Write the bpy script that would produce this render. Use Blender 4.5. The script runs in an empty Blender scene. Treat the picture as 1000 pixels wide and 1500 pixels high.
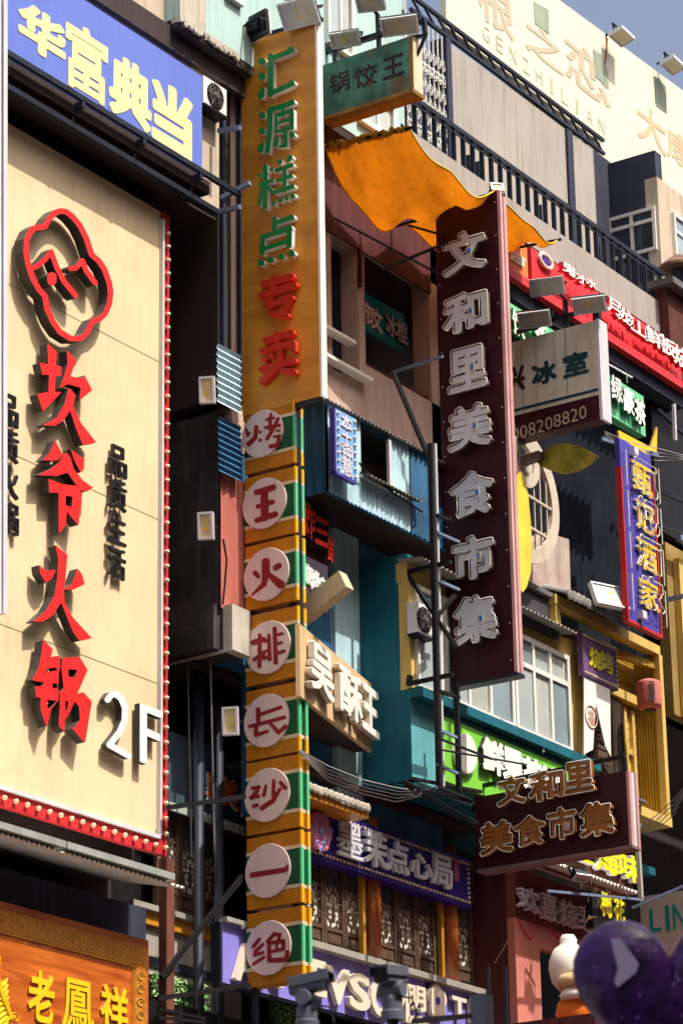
import bpy, math, random
import numpy as np
from mathutils import Vector, geometry
random.seed(7)
S = bpy.context.scene
COL = S.collection

# ---------------------------------------------------------------- camera
FPX, YAW, PIT, ROLL = 4440.264, 0.583885, 0.3454697, -0.01657586
CAM = np.array([0.0, 0.0, 1.6])
FW = np.array([math.cos(YAW)*math.cos(PIT), math.sin(YAW)*math.cos(PIT), math.sin(PIT)])
R0 = np.array([math.sin(YAW), -math.cos(YAW), 0.0]); U0 = np.cross(R0, FW)
RT = math.cos(ROLL)*R0 + math.sin(ROLL)*U0
UP = -math.sin(ROLL)*R0 + math.cos(ROLL)*U0
cd = bpy.data.cameras.new('camera'); cam = bpy.data.objects.new('camera', cd); COL.objects.link(cam)
from mathutils import Matrix
cam.matrix_world = Matrix(((RT[0], UP[0], -FW[0], CAM[0]), (RT[1], UP[1], -FW[1], CAM[1]), (RT[2], UP[2], -FW[2], CAM[2]), (0, 0, 0, 1)))
cd.sensor_fit = 'VERTICAL'; cd.sensor_height = 36; cd.lens = FPX/1500*36
cd.clip_start = 0.1; cd.clip_end = 3000
cd.dof.use_dof = True; cd.dof.focus_distance = 35; cd.dof.aperture_fstop = 4.5
S.camera = cam

# ---------------------------------------------------------------- light
SUND = Vector((0.04, -1.0, 1.85)).normalized()
W = bpy.data.worlds.new('World'); S.world = W; W.use_nodes = True
nt = W.node_tree; bg = nt.nodes['Background']
sky = nt.nodes.new('ShaderNodeTexSky'); sky.sky_type = 'NISHITA'; sky.sun_disc = False
sky.sun_elevation = math.asin(SUND.z); sky.sun_rotation = math.atan2(SUND.x, SUND.y)
sky.dust_density = 9.0; sky.air_density = 1.0; sky.ozone_density = 0.6
nt.links.new(sky.outputs[0], bg.inputs[0]); bg.inputs[1].default_value = 0.15
sl = bpy.data.lights.new('sun', 'SUN'); sl.energy = 4.6; sl.angle = math.radians(0.5); sl.color = (1.0, 0.93, 0.82)
so = bpy.data.objects.new('sun', sl); COL.objects.link(so); so.rotation_euler = SUND.to_track_quat('Z', 'Y').to_euler()
S.view_settings.view_transform = 'Standard'; S.view_settings.look = 'None'
S.view_settings.exposure = 0.42; S.view_settings.gamma = 1; S.view_settings.use_curve_mapping = False

# ---------------------------------------------------------------- picture <-> place
def P(u, v, ax, c):
    """the point of the plane (ax = c) that is seen at pixel (u, v) of the photograph"""
    d = FW*FPX + RT*(u-500) - UP*(v-750)
    t = (c-CAM[ax])/d[ax]
    return CAM + d*t
def pr(p):
    d = np.array(p, float)-CAM; w = d @ FW
    return np.array([500+FPX*(d @ RT)/w, 750-FPX*(d @ UP)/w])
def X_(u, v, y): return float(P(u, v, 1, y)[0])
def Z_(u, v, y): return float(P(u, v, 1, y)[2])

# ---------------------------------------------------------------- materials
MATS = {}
def M(name, col, rough=.6, var=.12, sc=1.5, streak=0., bump=.08, metal=0., spec=.22, grain=0., grime=(.25, .22, .19), trans=0., rust=0., coat=0.):
    if name in MATS: return MATS[name]
    m = bpy.data.materials.new(name); m.use_nodes = True; MATS[name] = m
    n = m.node_tree.nodes; l = m.node_tree.links; b = n['Principled BSDF']
    geo = n.new('ShaderNodeNewGeometry')
    def noise(scale, det=4, vec=None):
        t = n.new('ShaderNodeTexNoise'); t.inputs['Scale'].default_value = scale; t.inputs['Detail'].default_value = det
        l.new(vec if vec else geo.outputs['Position'], t.inputs['Vector']); return t
    def ramp(src, a, bb, lo=0., hi=1.):
        r = n.new('ShaderNodeMapRange'); r.inputs['From Min'].default_value = a; r.inputs['From Max'].default_value = bb
        r.inputs['To Min'].default_value = lo; r.inputs['To Max'].default_value = hi; l.new(src, r.inputs['Value']); return r.outputs[0]
    def mixc(fac, a, c2, typ='MIX'):
        x = n.new('ShaderNodeMix'); x.data_type = 'RGBA'; x.blend_type = typ
        if hasattr(fac, 'is_output') or not isinstance(fac, (int, float)): l.new(fac, x.inputs[0])
        else: x.inputs[0].default_value = fac
        for k, q in ((6, a), (7, c2)):
            if isinstance(q, tuple): x.inputs[k].default_value = (*q, 1)
            else: l.new(q, x.inputs[k])
        return x.outputs[2]
    n1 = noise(sc, 5)
    c = mixc(ramp(n1.outputs[0], .3, .7), tuple(max(0, k*(1-var)) for k in col), tuple(min(1, k*(1+var)) for k in col))
    if streak > 0:
        mp = n.new('ShaderNodeMapping'); mp.inputs['Scale'].default_value = (9, 9, .7); l.new(geo.outputs['Position'], mp.inputs[0])
        s = noise(1.3, 5, mp.outputs[0])
        c = mixc(ramp(s.outputs[0], .5, .75, 0, streak), c, tuple(k*g*1.6 for k, g in zip(col, grime)) if max(col) > .1 else tuple(min(1, k*2.5+.006) for k in col))
    if grain > 0:
        g = noise(22, 3); c = mixc(ramp(g.outputs[0], .35, .7, 0, grain), c, tuple(k*.6 for k in col))
    if rust > 0:
        r1 = noise(2.6, 8); c = mixc(ramp(r1.outputs[0], .56, .68, 0, rust), c, (.16, .06, .025))
    l.new(c, b.inputs['Base Color'])
    b.inputs['Roughness'].default_value = rough; b.inputs['Metallic'].default_value = metal
    b.inputs['Specular IOR Level'].default_value = spec; b.inputs['Coat Weight'].default_value = coat
    if bump > 0:
        bn = n.new('ShaderNodeBump'); bn.inputs['Strength'].default_value = bump; bn.inputs['Distance'].default_value = .02
        nb = noise(14, 4); l.new(nb.outputs[0], bn.inputs['Height']); l.new(bn.outputs[0], b.inputs['Normal'])
    if trans > 0:
        tr = n.new('ShaderNodeBsdfTranslucent'); l.new(c, tr.inputs[0]); mx = n.new('ShaderNodeMixShader'); mx.inputs[0].default_value = trans
        l.new(b.outputs[0], mx.inputs[1]); l.new(tr.outputs[0], mx.inputs[2]); l.new(mx.outputs[0], n['Material Output'].inputs[0])
    return m

def wood(name, c0, c1, stretch=(1.2, 1.2, 9), sc=1.5, rough=.45, coat=0., knots=0.):
    if name in MATS: return MATS[name]
    m = bpy.data.materials.new(name); m.use_nodes = True; MATS[name] = m
    n = m.node_tree.nodes; l = m.node_tree.links; b = n['Principled BSDF']
    geo = n.new('ShaderNodeNewGeometry'); mp = n.new('ShaderNodeMapping'); mp.inputs['Scale'].default_value = stretch
    l.new(geo.outputs['Position'], mp.inputs[0])
    t = n.new('ShaderNodeTexNoise'); t.inputs['Scale'].default_value = sc; t.inputs['Detail'].default_value = 7; t.inputs['Distortion'].default_value = .8
    l.new(mp.outputs[0], t.inputs['Vector'])
    r = n.new('ShaderNodeValToRGB'); r.color_ramp.elements[0].position = .3; r.color_ramp.elements[1].position = .68
    r.color_ramp.elements[0].color = (*c0, 1); r.color_ramp.elements[1].color = (*c1, 1); l.new(t.outputs[0], r.inputs[0])
    out = r.outputs[0]
    if knots > 0:
        mp2 = n.new('ShaderNodeMapping'); mp2.inputs['Scale'].default_value = (2.2, 2.2, 4.5); l.new(geo.outputs['Position'], mp2.inputs[0])
        vo = n.new('ShaderNodeTexVoronoi'); vo.inputs['Scale'].default_value = 1.0; l.new(mp2.outputs[0], vo.inputs['Vector'])
        mr = n.new('ShaderNodeMapRange'); mr.inputs['From Min'].default_value = .05; mr.inputs['From Max'].default_value = .13
        mr.inputs['To Min'].default_value = knots; mr.inputs['To Max'].default_value = 0; l.new(vo.outputs['Distance'], mr.inputs[0])
        mx = n.new('ShaderNodeMix'); mx.data_type = 'RGBA'; l.new(mr.outputs[0], mx.inputs[0]); l.new(out, mx.inputs[6]); mx.inputs[7].default_value = (c0[0]*.25, c0[1]*.25, c0[2]*.25, 1)
        out = mx.outputs[2]
    l.new(out, b.inputs['Base Color']); b.inputs['Roughness'].default_value = rough; b.inputs['Coat Weight'].default_value = coat
    return m

cream = M('cream_board_paint', (.74, .58, .37), .55, .09, 1.1, .16, .05, rust=.07)
red_face = M('red_acrylic', (.72, .025, .025), .35, .06, 2, 0, 0)
steel_side = M('letter_side_metal', (.20, .19, .17), .35, .25, 6, 0, 0, .5)
dark_side = M('dark_letter_side', (.055, .05, .045), .5, .2, 4)
black = M('black_paint', (.010, .010, .012), .5, .3, 6, 0, .05)
dkblue = M('blue_black_steel', (.016, .021, .035), .42, .25, 5, 0, .05)
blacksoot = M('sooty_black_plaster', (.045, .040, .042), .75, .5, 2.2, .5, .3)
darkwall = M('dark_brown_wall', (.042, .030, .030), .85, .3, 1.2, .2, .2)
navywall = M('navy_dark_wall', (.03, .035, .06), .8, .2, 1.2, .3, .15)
beige = M('beige_plaster', (.52, .43, .34), .85, .12, 1.8, .45, .2)
pink = M('pink_grey_boarding', (.56, .40, .34), .8, .12, 1.5, .4, .15)
pinkred = M('dusty_red_boarding', (.46, .14, .11), .8, .12, 2, .3, .15)
salmon = M('salmon_plaster', (.56, .20, .16), .8, .12, 2, .2, .15)
maroonwall = M('maroon_boarding', (.075, .018, .018), .7, .2, 2, .4, .15)
white_frame = M('white_window_frame', (.74, .72, .68), .45, .06, 3, .12, .03)
white_face = M('white_acrylic', (.80, .78, .75), .45, .05, 3, .08, .02)
lav_white = M('grey_white_acrylic', (.62, .62, .68), .45, .06, 3, .05, .02)
concrete = M('pale_concrete', (.50, .46, .40), .9, .15, 2.5, .45, .3)
greywall = M('grey_render_wall', (.37, .34, .31), .9, .07, 1.1, .45, .2)
greypar = M('grey_parapet_render', (.34, .32, .30), .9, .08, 1.1, .35, .2)
bluepaint = M('blue_sign_vinyl', (.13, .19, .60), .35, .07, 1.4, .15, .02)
paleyellow = M('pale_yellow_vinyl', (.80, .70, .36), .4, .04, 2, 0, 0)
orange_ply = wood('varnished_orange_plywood', (.47, .18, .014), (.66, .28, .024), (1, 1, 3.5), 1.3, .5)
greenface = M('green_acrylic', (.008, .20, .05), .3, .1, 2, 0, 0)
redface2 = M('dull_red_acrylic', (.50, .030, .015), .4, .08, 2, 0, 0)
whiteside = M('white_letter_side', (.80, .76, .70), .5, .08, 4, 0, 0)
maroon = M('dark_maroon_sheet', (.038, .004, .009), .5, .15, 1.5, .25, .04)
pinkedge = M('pink_metal_edge', (.62, .32, .32), .4, .12, 3, .3, .03)
coldwhite = M('brushed_white_metal', (.60, .60, .64), .4, .06, 3, .15, .02)
neon = M('dead_neon_glass', (.74, .70, .62), .2, .1, 6, 0, 0)
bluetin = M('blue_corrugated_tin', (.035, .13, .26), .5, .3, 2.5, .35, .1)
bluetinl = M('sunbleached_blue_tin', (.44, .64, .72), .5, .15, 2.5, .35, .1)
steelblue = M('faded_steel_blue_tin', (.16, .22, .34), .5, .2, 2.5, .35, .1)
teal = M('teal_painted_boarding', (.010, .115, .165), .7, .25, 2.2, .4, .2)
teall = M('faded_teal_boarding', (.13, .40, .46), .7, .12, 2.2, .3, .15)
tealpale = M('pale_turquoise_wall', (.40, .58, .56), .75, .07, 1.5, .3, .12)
glassm = M('sky_toned_glass', (.40, .47, .48), .08, .12, 1.2, 0, 0, 0, .8)  # pale pane colour stands in for the reflected sky
glassb = M('blue_grey_glass', (.26, .34, .38), .06, .3, .8, .2, 0, 0, .8); glassc = M('curtained_glass', (.46, .50, .47), .10, .15, 1.6, .45, 0, 0, .8)
glassd = M('dark_window_glass', (.03, .04, .05), .08, .3, 2, 0, 0, 0, .8)
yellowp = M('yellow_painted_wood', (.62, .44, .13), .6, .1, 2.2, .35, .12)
yellowshade = M('shaded_yellow_boards', (.40, .25, .03), .6, .15, 2.2, .35, .12)  # deeper yellow stands in for boards in shade
orangep = M('orange_painted_wood', (.52, .20, .012), .5, .16, 2.2, .35, .1, grain=.35)
darkgreen = M('dark_green_paint', (.008, .085, .035), .5, .12, 3, .1, .05)
creamline = M('cream_stripe_paint', (.66, .54, .34), .5, .06, 3, .1, .03)
pinkdisc = M('pink_white_disc', (.72, .57, .56), .5, .05, 2, .18, .03, rust=.05)
brushred = M('dark_red_brush_paint', (.26, .018, .022), .55, .1, 6, 0, .05)
amber = M('amber_strip', (.80, .40, .012), .35, .05, 3, 0, 0)
mintstrip = M('mint_green_strip', (.10, .52, .25), .35, .05, 3, 0, 0)
orange_cloth = M('orange_awning_cloth', (.60, .18, .006), .9, .18, 1.2, .4, .3, trans=.36, rust=.12)
redstrip = M('red_metal_strip', (.50, .03, .035), .4, .12, 4, .15, .03)
bulbm = M('cream_bulb_glass', (.80, .66, .42), .25, .05, 4, 0, 0)
purple = M('deep_violet_vinyl', (.035, .022, .22), .4, .1, 2, .1, .02)
lavender = M('lavender_sign_sheet', (.24, .22, .66), .45, .05, 2, .08, .02)
lettercream = M('cream_letter_face', (.74, .66, .53), .5, .06, 3, .1, .03)
brownneon = M('brown_letter_face', (.30, .11, .025), .45, .12, 3, 0, .02)
green_old = M('weathered_green_blue_paint', (.07, .19, .15), .6, .65, 3.0, .45, .15, rust=.75)
rustedge = M('rusty_gold_edge', (.32, .16, .03), .55, .35, 4, .3, .15, rust=.4)
agedwhite = M('aged_cream_sheet', (.66, .60, .49), .6, .08, 1.2, .5, .08, rust=.12)
tealtext = M('dark_teal_paint', (.012, .055, .07), .5, .1, 4, 0, 0)
limegreen = M('lime_green_sheet', (.20, .60, .06), .45, .07, 2, .08, .02)
mintgreen = M('mint_green_sheet', (.16, .58, .30), .4, .08, 2, .08, .02)
redsign = M('bright_red_sheet', (.72, .04, .05), .4, .08, 2, .12, .02)
orangesign = M('orange_red_sheet', (.80, .20, .05), .4, .08, 2, .1, .02)
indigo = M('indigo_blue_sheet', (.075, .06, .36), .4, .1, 2, .2, .02)
yellowneon = M('yellow_letter_face', (.82, .50, .03), .4, .12, 9, 0, 0)
yellowface = M('lemon_yellow_acrylic', (.85, .74, .02), .35, .06, 3, 0, 0)
leafyellow = M('yellow_blade_paint', (.75, .60, .07), .5, .22, 2.2, .15, .05)
bonewhite = M('bone_white_ring_paint', (.58, .50, .42), .6, .1, 2.5, .4, .1)
slate = M('grey_roof_tile', (.13, .13, .13), .8, .3, 4, .3, .2)
paletile = M('pale_roof_tile', (.42, .38, .32), .8, .2, 4, .3, .2)
lantern_pink = M('pink_lantern_cloth', (.66, .20, .18), .8, .1, 4, .1, .1, trans=.2)
oldwood = wood('old_brown_lattice_wood', (.05, .026, .015), (.13, .075, .045), (2, 2, 8), 2.5, .6)
redwood = wood('glossy_red_brown_wood', (.33, .055, .008), (.66, .17, .022), (.8, .8, 8), 1.6, .28, .4, .8)
columnwood = wood('lacquered_orange_column_wood', (.26, .055, .012), (.52, .15, .025), (6, 6, 1), 2, .35, .3)
goldwood = wood('carved_gold_border_wood', (.34, .10, .010), (.60, .25, .03), (14, 14, 14), 2.5, .4)
goldpaint = M('gold_leaf_paint', (.90, .60, .02), .3, .05, 5, 0, 0, .1)
ledglass = M('floodlight_glass', (.48, .47, .42), .12, .1, 8, 0, 0, 0, .8)
whitepaper = M('white_window_paper', (.86, .82, .74), .9, .05, 5, 0, 0)
heartm = M('dark_purple_glitter', (.050, .008, .105), .35, .8, 9, 0, .6, coat=.3, grain=.4)
def glitter(m):
    n = m.node_tree.nodes; l = m.node_tree.links; b = n['Principled BSDF']; src = b.inputs['Base Color'].links[0].from_socket
    geo = n.new('ShaderNodeNewGeometry'); vo = n.new('ShaderNodeTexVoronoi'); vo.inputs['Scale'].default_value = 26; l.new(geo.outputs['Position'], vo.inputs['Vector'])
    nz = n.new('ShaderNodeTexNoise'); nz.inputs['Scale'].default_value = 5; l.new(geo.outputs['Position'], nz.inputs['Vector'])
    a = n.new('ShaderNodeMath'); a.operation = 'MULTIPLY_ADD'; a.inputs[1].default_value = -.42; a.inputs[2].default_value = .36; l.new(nz.outputs[0], a.inputs[0])
    c = n.new('ShaderNodeMath'); c.operation = 'LESS_THAN'; l.new(vo.outputs['Distance'], c.inputs[0]); l.new(a.outputs[0], c.inputs[1])
    mx = n.new('ShaderNodeMix'); mx.data_type = 'RGBA'; l.new(c.outputs[0], mx.inputs[0]); l.new(src, mx.inputs[6]); mx.inputs[7].default_value = (.30, .14, .55, 1); l.new(mx.outputs[2], b.inputs['Base Color'])
glitter(heartm)
lilac = M('lilac_print', (.62, .54, .80), .6, .05, 3, 0, 0)
camgrey = M('camera_grey_plastic', (.12, .13, .17), .4, .1, 4, 0, .02)
camdark = M('camera_dark_plastic', (.02, .02, .025), .25, .1, 4, 0, .02)
tan = M('tan_band', (.60, .42, .22), .5, .05, 4, 0, 0)
orangebody = M('orange_inflatable_cloth', (.72, .17, .015), .5, .08, 3, 0, .05)
whitecloth = M('white_inflatable_cloth', (.76, .72, .66), .7, .04, 3, 0, .05)
roofboard = M('cream_white_roof_board', (.72, .68, .54), .6, .03, .8, .07, .03)
fadedtan = M('faded_tan_print', (.50, .44, .32), .6, .05, 2, .1, 0)
fadedorange = M('faded_orange_print', (.68, .44, .28), .6, .05, 2, .1, 0)
shutter = M('grey_green_shutter', (.30, .36, .28), .6, .1, 2, .2, 0)
asphalt = M('asphalt', (.05, .05, .052), .9, .2, 3, 0, .3)
paving = M('paving', (.24, .22, .20), .85, .15, 2, 0, .2)

# green hedge board: leafy print surface with real leaves
# ---------------------------------------------------------------- mesh building
def area(lp): return sum(a[0]*b[1]-b[0]*a[1] for a, b in zip(lp, lp[1:]+lp[:1]))/2
def inside(p, lp):
    c = False
    for a, b in zip(lp, lp[1:]+lp[:1]):
        if (a[1] > p[1]) != (b[1] > p[1]) and p[0] < (b[0]-a[0])*(p[1]-a[1])/(b[1]-a[1])+a[0]: c = not c
    return c
def nest(loops):
    loops = [lp for lp in loops if abs(area(lp)) > 1e-9]
    dep = [[j for j, q in enumerate(loops) if j != i and abs(area(q)) > abs(area(lp)) and inside(lp[0], q)] for i, lp in enumerate(loops)]
    out = {i: [loops[i]] for i in range(len(loops)) if len(dep[i]) % 2 == 0}
    for i in range(len(loops)):
        if len(dep[i]) % 2:
            par = min((j for j in dep[i] if j in out), key=lambda j: abs(area(loops[j])), default=None)
            if par is not None: out[par].append(loops[i])
    return list(out.values())
BAD = [0, 0]
def fill(grp):
    """triangles of one outline with holes: holes bridged into the outline, then ears cut"""
    off = []; k = 0
    for lp in grp: off.append(k); k += len(lp)
    pts = [p for lp in grp for p in lp]
    ring = list(range(len(grp[0])))
    if area(grp[0]) < 0: ring.reverse()
    def cross(a, b, c): return (b[0]-a[0])*(c[1]-a[1])-(b[1]-a[1])*(c[0]-a[0])
    def hits(a, b, c, d):
        return cross(a, b, c)*cross(a, b, d) < 0 and cross(c, d, a)*cross(c, d, b) < 0
    for h in sorted(range(1, len(grp)), key=lambda h: -max(p[0] for p in grp[h])):
        hr = [off[h]+i for i in range(len(grp[h]))]
        if area(grp[h]) > 0: hr.reverse()
        m_ = max(hr, key=lambda i: pts[i][0]); i0 = hr.index(m_); hr = hr[i0:]+hr[:i0]
        segs = [(ring[i], ring[(i+1) % len(ring)]) for i in range(len(ring))]+[(hr[i], hr[(i+1) % len(hr)]) for i in range(len(hr))]
        for r_ in sorted(range(len(ring)), key=lambda i: (pts[ring[i]][0]-pts[m_][0])**2+(pts[ring[i]][1]-pts[m_][1])**2):
            v = ring[r_]
            if not any(hits(pts[v], pts[m_], pts[a], pts[b]) for a, b in segs if v not in (a, b) and m_ not in (a, b)):
                pv, nx = pts[ring[r_-1]], pts[ring[(r_+1) % len(ring)]]
                if cross(pv, pts[v], nx) > 0:
                    if not (cross(pts[v], pts[m_], pv) > 0 and cross(pts[v], nx, pts[m_]) > 0): continue
                elif cross(pts[v], nx, pts[m_]) < 0 and cross(pts[v], pts[m_], pv) < 0: continue
                break
        ring = ring[:r_+1]+hr+[m_]+ring[r_:]
    tri = []; guard = 0
    while len(ring) > 3 and guard < 3:
        n = len(ring); cut = False; best = None
        for i in range(n):
            a, b, c = ring[i-1], ring[i], ring[(i+1) % n]; A_, B_, C_ = pts[a], pts[b], pts[c]
            if cross(A_, B_, C_) <= 1e-14: continue
            if any(q not in (a, b, c) and pts[q] not in (A_, B_, C_) and cross(A_, B_, pts[q]) >= 0 and cross(B_, C_, pts[q]) >= 0 and cross(C_, A_, pts[q]) >= 0 for q in ring): continue
            tri.append((a, b, c)); ring.pop(i); cut = True; break
        if not cut:
            z = [i for i in range(n) if abs(cross(pts[ring[i-1]], pts[ring[i]], pts[ring[(i+1) % n]])) <= 1e-12]
            if z: ring.pop(z[0])
            else: BAD[0] += 1; break
    if len(ring) == 3: tri.append(tuple(ring))
    BAD[1] += 1
    return tri

class MB:
    def __init__(s): s.v = []; s.f = []; s.m = []; s.pc = []
    def add(s, vs, fs, m=0):
        o = len(s.v); s.pc.append((o, len(s.f))); s.v += [tuple(float(c) for c in p) for p in vs]
        for f in fs: s.f.append(tuple(i+o for i in f)); s.m.append(m)
        return s
    def box(s, x0, x1, y0, y1, z0, z1, m=0):
        x0, x1 = min(x0, x1), max(x0, x1); y0, y1 = min(y0, y1), max(y0, y1); z0, z1 = min(z0, z1), max(z0, z1)
        return s.add([(x, y, z) for x in (x0, x1) for y in (y0, y1) for z in (z0, z1)],
                     [(0, 1, 3, 2), (4, 6, 7, 5), (0, 4, 5, 1), (2, 3, 7, 6), (0, 2, 6, 4), (1, 5, 7, 3)], m)
    def bar(s, p, q, w, h=None, m=0, up=(0, 0, 1)):
        p = Vector(p); q = Vector(q); d = (q-p).normalized(); u = Vector(up)
        if abs(d.dot(u)) > .95: u = Vector((0, 1, 0))
        a = d.cross(u).normalized(); b = a.cross(d).normalized(); h = h or w
        vs = [e+a*(i*w/2)+b*(j*h/2) for e in (p, q) for i, j in ((-1, -1), (1, -1), (1, 1), (-1, 1))]
        return s.add(vs, [(0, 3, 2, 1), (4, 5, 6, 7), (0, 1, 5, 4), (1, 2, 6, 5), (2, 3, 7, 6), (3, 0, 4, 7)], m)
    def tube(s, pts, r, n=8, m=0, closed=False, cap=True):
        pts = [Vector(p) for p in pts]; k = len(pts); vs = []; fs = []
        prev = None
        for i, p in enumerate(pts):
            a = pts[(i-1) % k] if (closed or i > 0) else pts[0]
            b = pts[(i+1) % k] if (closed or i < k-1) else pts[-1]
            d = (b-a); d = d.normalized() if d.length > 1e-9 else Vector((0, 0, 1))
            if prev is None: u = d.orthogonal().normalized()
            else: u = (prev-d*prev.dot(d)); u = u.normalized() if u.length > 1e-6 else d.orthogonal().normalized()
            prev = u; w = d.cross(u); rr = r[i] if isinstance(r, (list, tuple)) else r
            vs += [p+(u*math.cos(2*math.pi*j/n)+w*math.sin(2*math.pi*j/n))*rr for j in range(n)]
        for i in range(k if closed else k-1):
            for j in range(n):
                a = i*n+j; b = i*n+(j+1) % n; c = ((i+1) % k)*n+(j+1) % n; d = ((i+1) % k)*n+j
                fs.append((a, b, c, d))
        if cap and not closed: fs += [tuple(range(n))[::-1], tuple((k-1)*n+j for j in range(n))]
        return s.add(vs, fs, m)
    def lathe(s, prof, c, ax=(0, 0, 1), n=20, m=0, sc=(1, 1)):
        ax = Vector(ax).normalized(); u = ax.orthogonal().normalized(); w = ax.cross(u); vs = []; fs = []
        for r, h in prof:
            vs += [Vector(c)+ax*h+(u*math.cos(2*math.pi*j/n)*sc[0]+w*math.sin(2*math.pi*j/n)*sc[1])*r for j in range(n)]
        for i in range(len(prof)-1):
            for j in range(n): fs.append((i*n+j, i*n+(j+1) % n, (i+1)*n+(j+1) % n, (i+1)*n+j))
        fs += [tuple(range(n))[::-1], tuple((len(prof)-1)*n+j for j in range(n))]
        return s.add(vs, fs, m)
    def prism(s, loops, front, back, m=0, ms=1, bk=False):
        """loops: lists of (a, b); front / back: functions (a, b) -> point"""
        for grp in nest(loops):
            flat = [p for lp in grp for p in lp]; tri = fill(grp)
            s.add([front(*p) for p in flat], tri, m)
            if bk: s.add([back(*p) for p in flat], tri, ms)
        for lp in loops:
            k = len(lp); s.add([front(*p) for p in lp]+[back(*p) for p in lp], [(i, (i+1) % k, k+(i+1) % k, k+i) for i in range(k)], ms)
        return s
    def corr(s, o, U, V, N, pitch, amp, m=0, sharp=False):
        """corrugated sheet: origin o, across U (ribs repeat along U), along V, normal N; both vectors full length"""
        o, U, V, N = map(Vector, (o, U, V, N)); L = U.length; k = max(4, int(L/pitch)); nn = k*4; vs = []; fs = []
        for j in range(nn+1):
            t = j/nn; ph = t*k*2*math.pi
            w = math.cos(ph); w = max(-.8, min(.8, w*(2 if sharp else 1)))
            p = o+U*t+N*(amp*w); vs += [p, p+V]
        for j in range(nn): fs.append((2*j, 2*j+2, 2*j+3, 2*j+1))
        return s.add(vs, fs, m)

def link_mesh(name, mb, mats, parent=None, loc=(0, 0, 0), smooth=False):
    me = bpy.data.meshes.new(name); me.from_pydata([(v[0]-loc[0], v[1]-loc[1], v[2]-loc[2]) for v in mb.v], [], mb.f)
    if not isinstance(mats, (list, tuple)): mats = [mats]
    for m in mats: me.materials.append(m)
    if len(mats) > 1: me.polygons.foreach_set('material_index', [min(i, len(mats)-1) for i in mb.m])
    if smooth: me.polygons.foreach_set('use_smooth', [True]*len(me.polygons))
    o = bpy.data.objects.new(name, me); COL.objects.link(o)
    if parent is not None: o.parent = parent
    return o

SPLIT = {'yellow_post', 'dark_post', 'opening_trim', 'cream_stripe', 'amber_edge', 'cream_edge', 'pink_edge', 'red_edge', 'sill_rail', 'downpipe', 'edge_tube', 'bulb_strip', 'board_joint', 'fixing', 'led_chip', 'brace', 'inner_wall', 'inner_moulding', 'carved_border', 'teal_front_strip', 'door_frame', 'edge_rail', 'opening_frame', 'steel_bar', 'frame', 'grid_bar', 'red_brush_mark', 'dark_panel', 'stay_bar', 'side_panel', 'panel_wall', 'dark_edge'}
class T:
    """one thing: an Empty at its base that parents its parts"""
    def __init__(s, name, label, cat, loc, group=None):
        s.loc = tuple(float(c) for c in loc)
        e = bpy.data.objects.new(name, None); e.empty_display_size = .1; COL.objects.link(e); e.location = s.loc
        e['label'] = label; e['category'] = cat
        if group: e['group'] = group
        s.e = e
    def part(s, name, mb, mats, parent=None, smooth=False, stuff=False, label=None):
        if name in SPLIT and len(mb.pc) > 1:      # separate bars and strips are separate parts
            ends = mb.pc[1:]+[(len(mb.v), len(mb.f))]
            for (v0, f0), (v1, f1) in zip(mb.pc, ends):
                q = MB(); q.v = mb.v[v0:v1]; q.f = [tuple(i-v0 for i in f) for f in mb.f[f0:f1]]; q.m = mb.m[f0:f1]; o = link_mesh(name, q, mats, parent or s.e, s.loc, smooth)
            return o
        o = link_mesh(name, mb, mats, parent or s.e, s.loc, smooth)
        if stuff: o['kind'] = 'stuff'
        if label: o['label'] = label
        return o
    def inst(s, name, me, pos, parent=None, rot=None, scale=None):
        o = bpy.data.objects.new(name, me); COL.objects.link(o); o.parent = parent or s.e
        o.location = [pos[i]-s.loc[i] for i in range(3)]
        if rot: o.rotation_euler = rot
        if scale: o.scale = scale
        return o
def solo(name, label, cat, mb, mats, loc=None, group=None, smooth=False):
    loc = loc or mb.v[0]
    o = link_mesh(name, mb, mats, None, loc, smooth); o.location = loc; o['label'] = label; o['category'] = cat
    if group: o['group'] = group
    return o
def struct(name, mb, mats):
    o = link_mesh(name, mb, mats); o['kind'] = 'structure'; return o
def mesh_only(name, mb, mats, smooth=False):
    o = link_mesh(name, mb, mats, None, (0, 0, 0), smooth); me = o.data; bpy.data.objects.remove(o); return me

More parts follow.
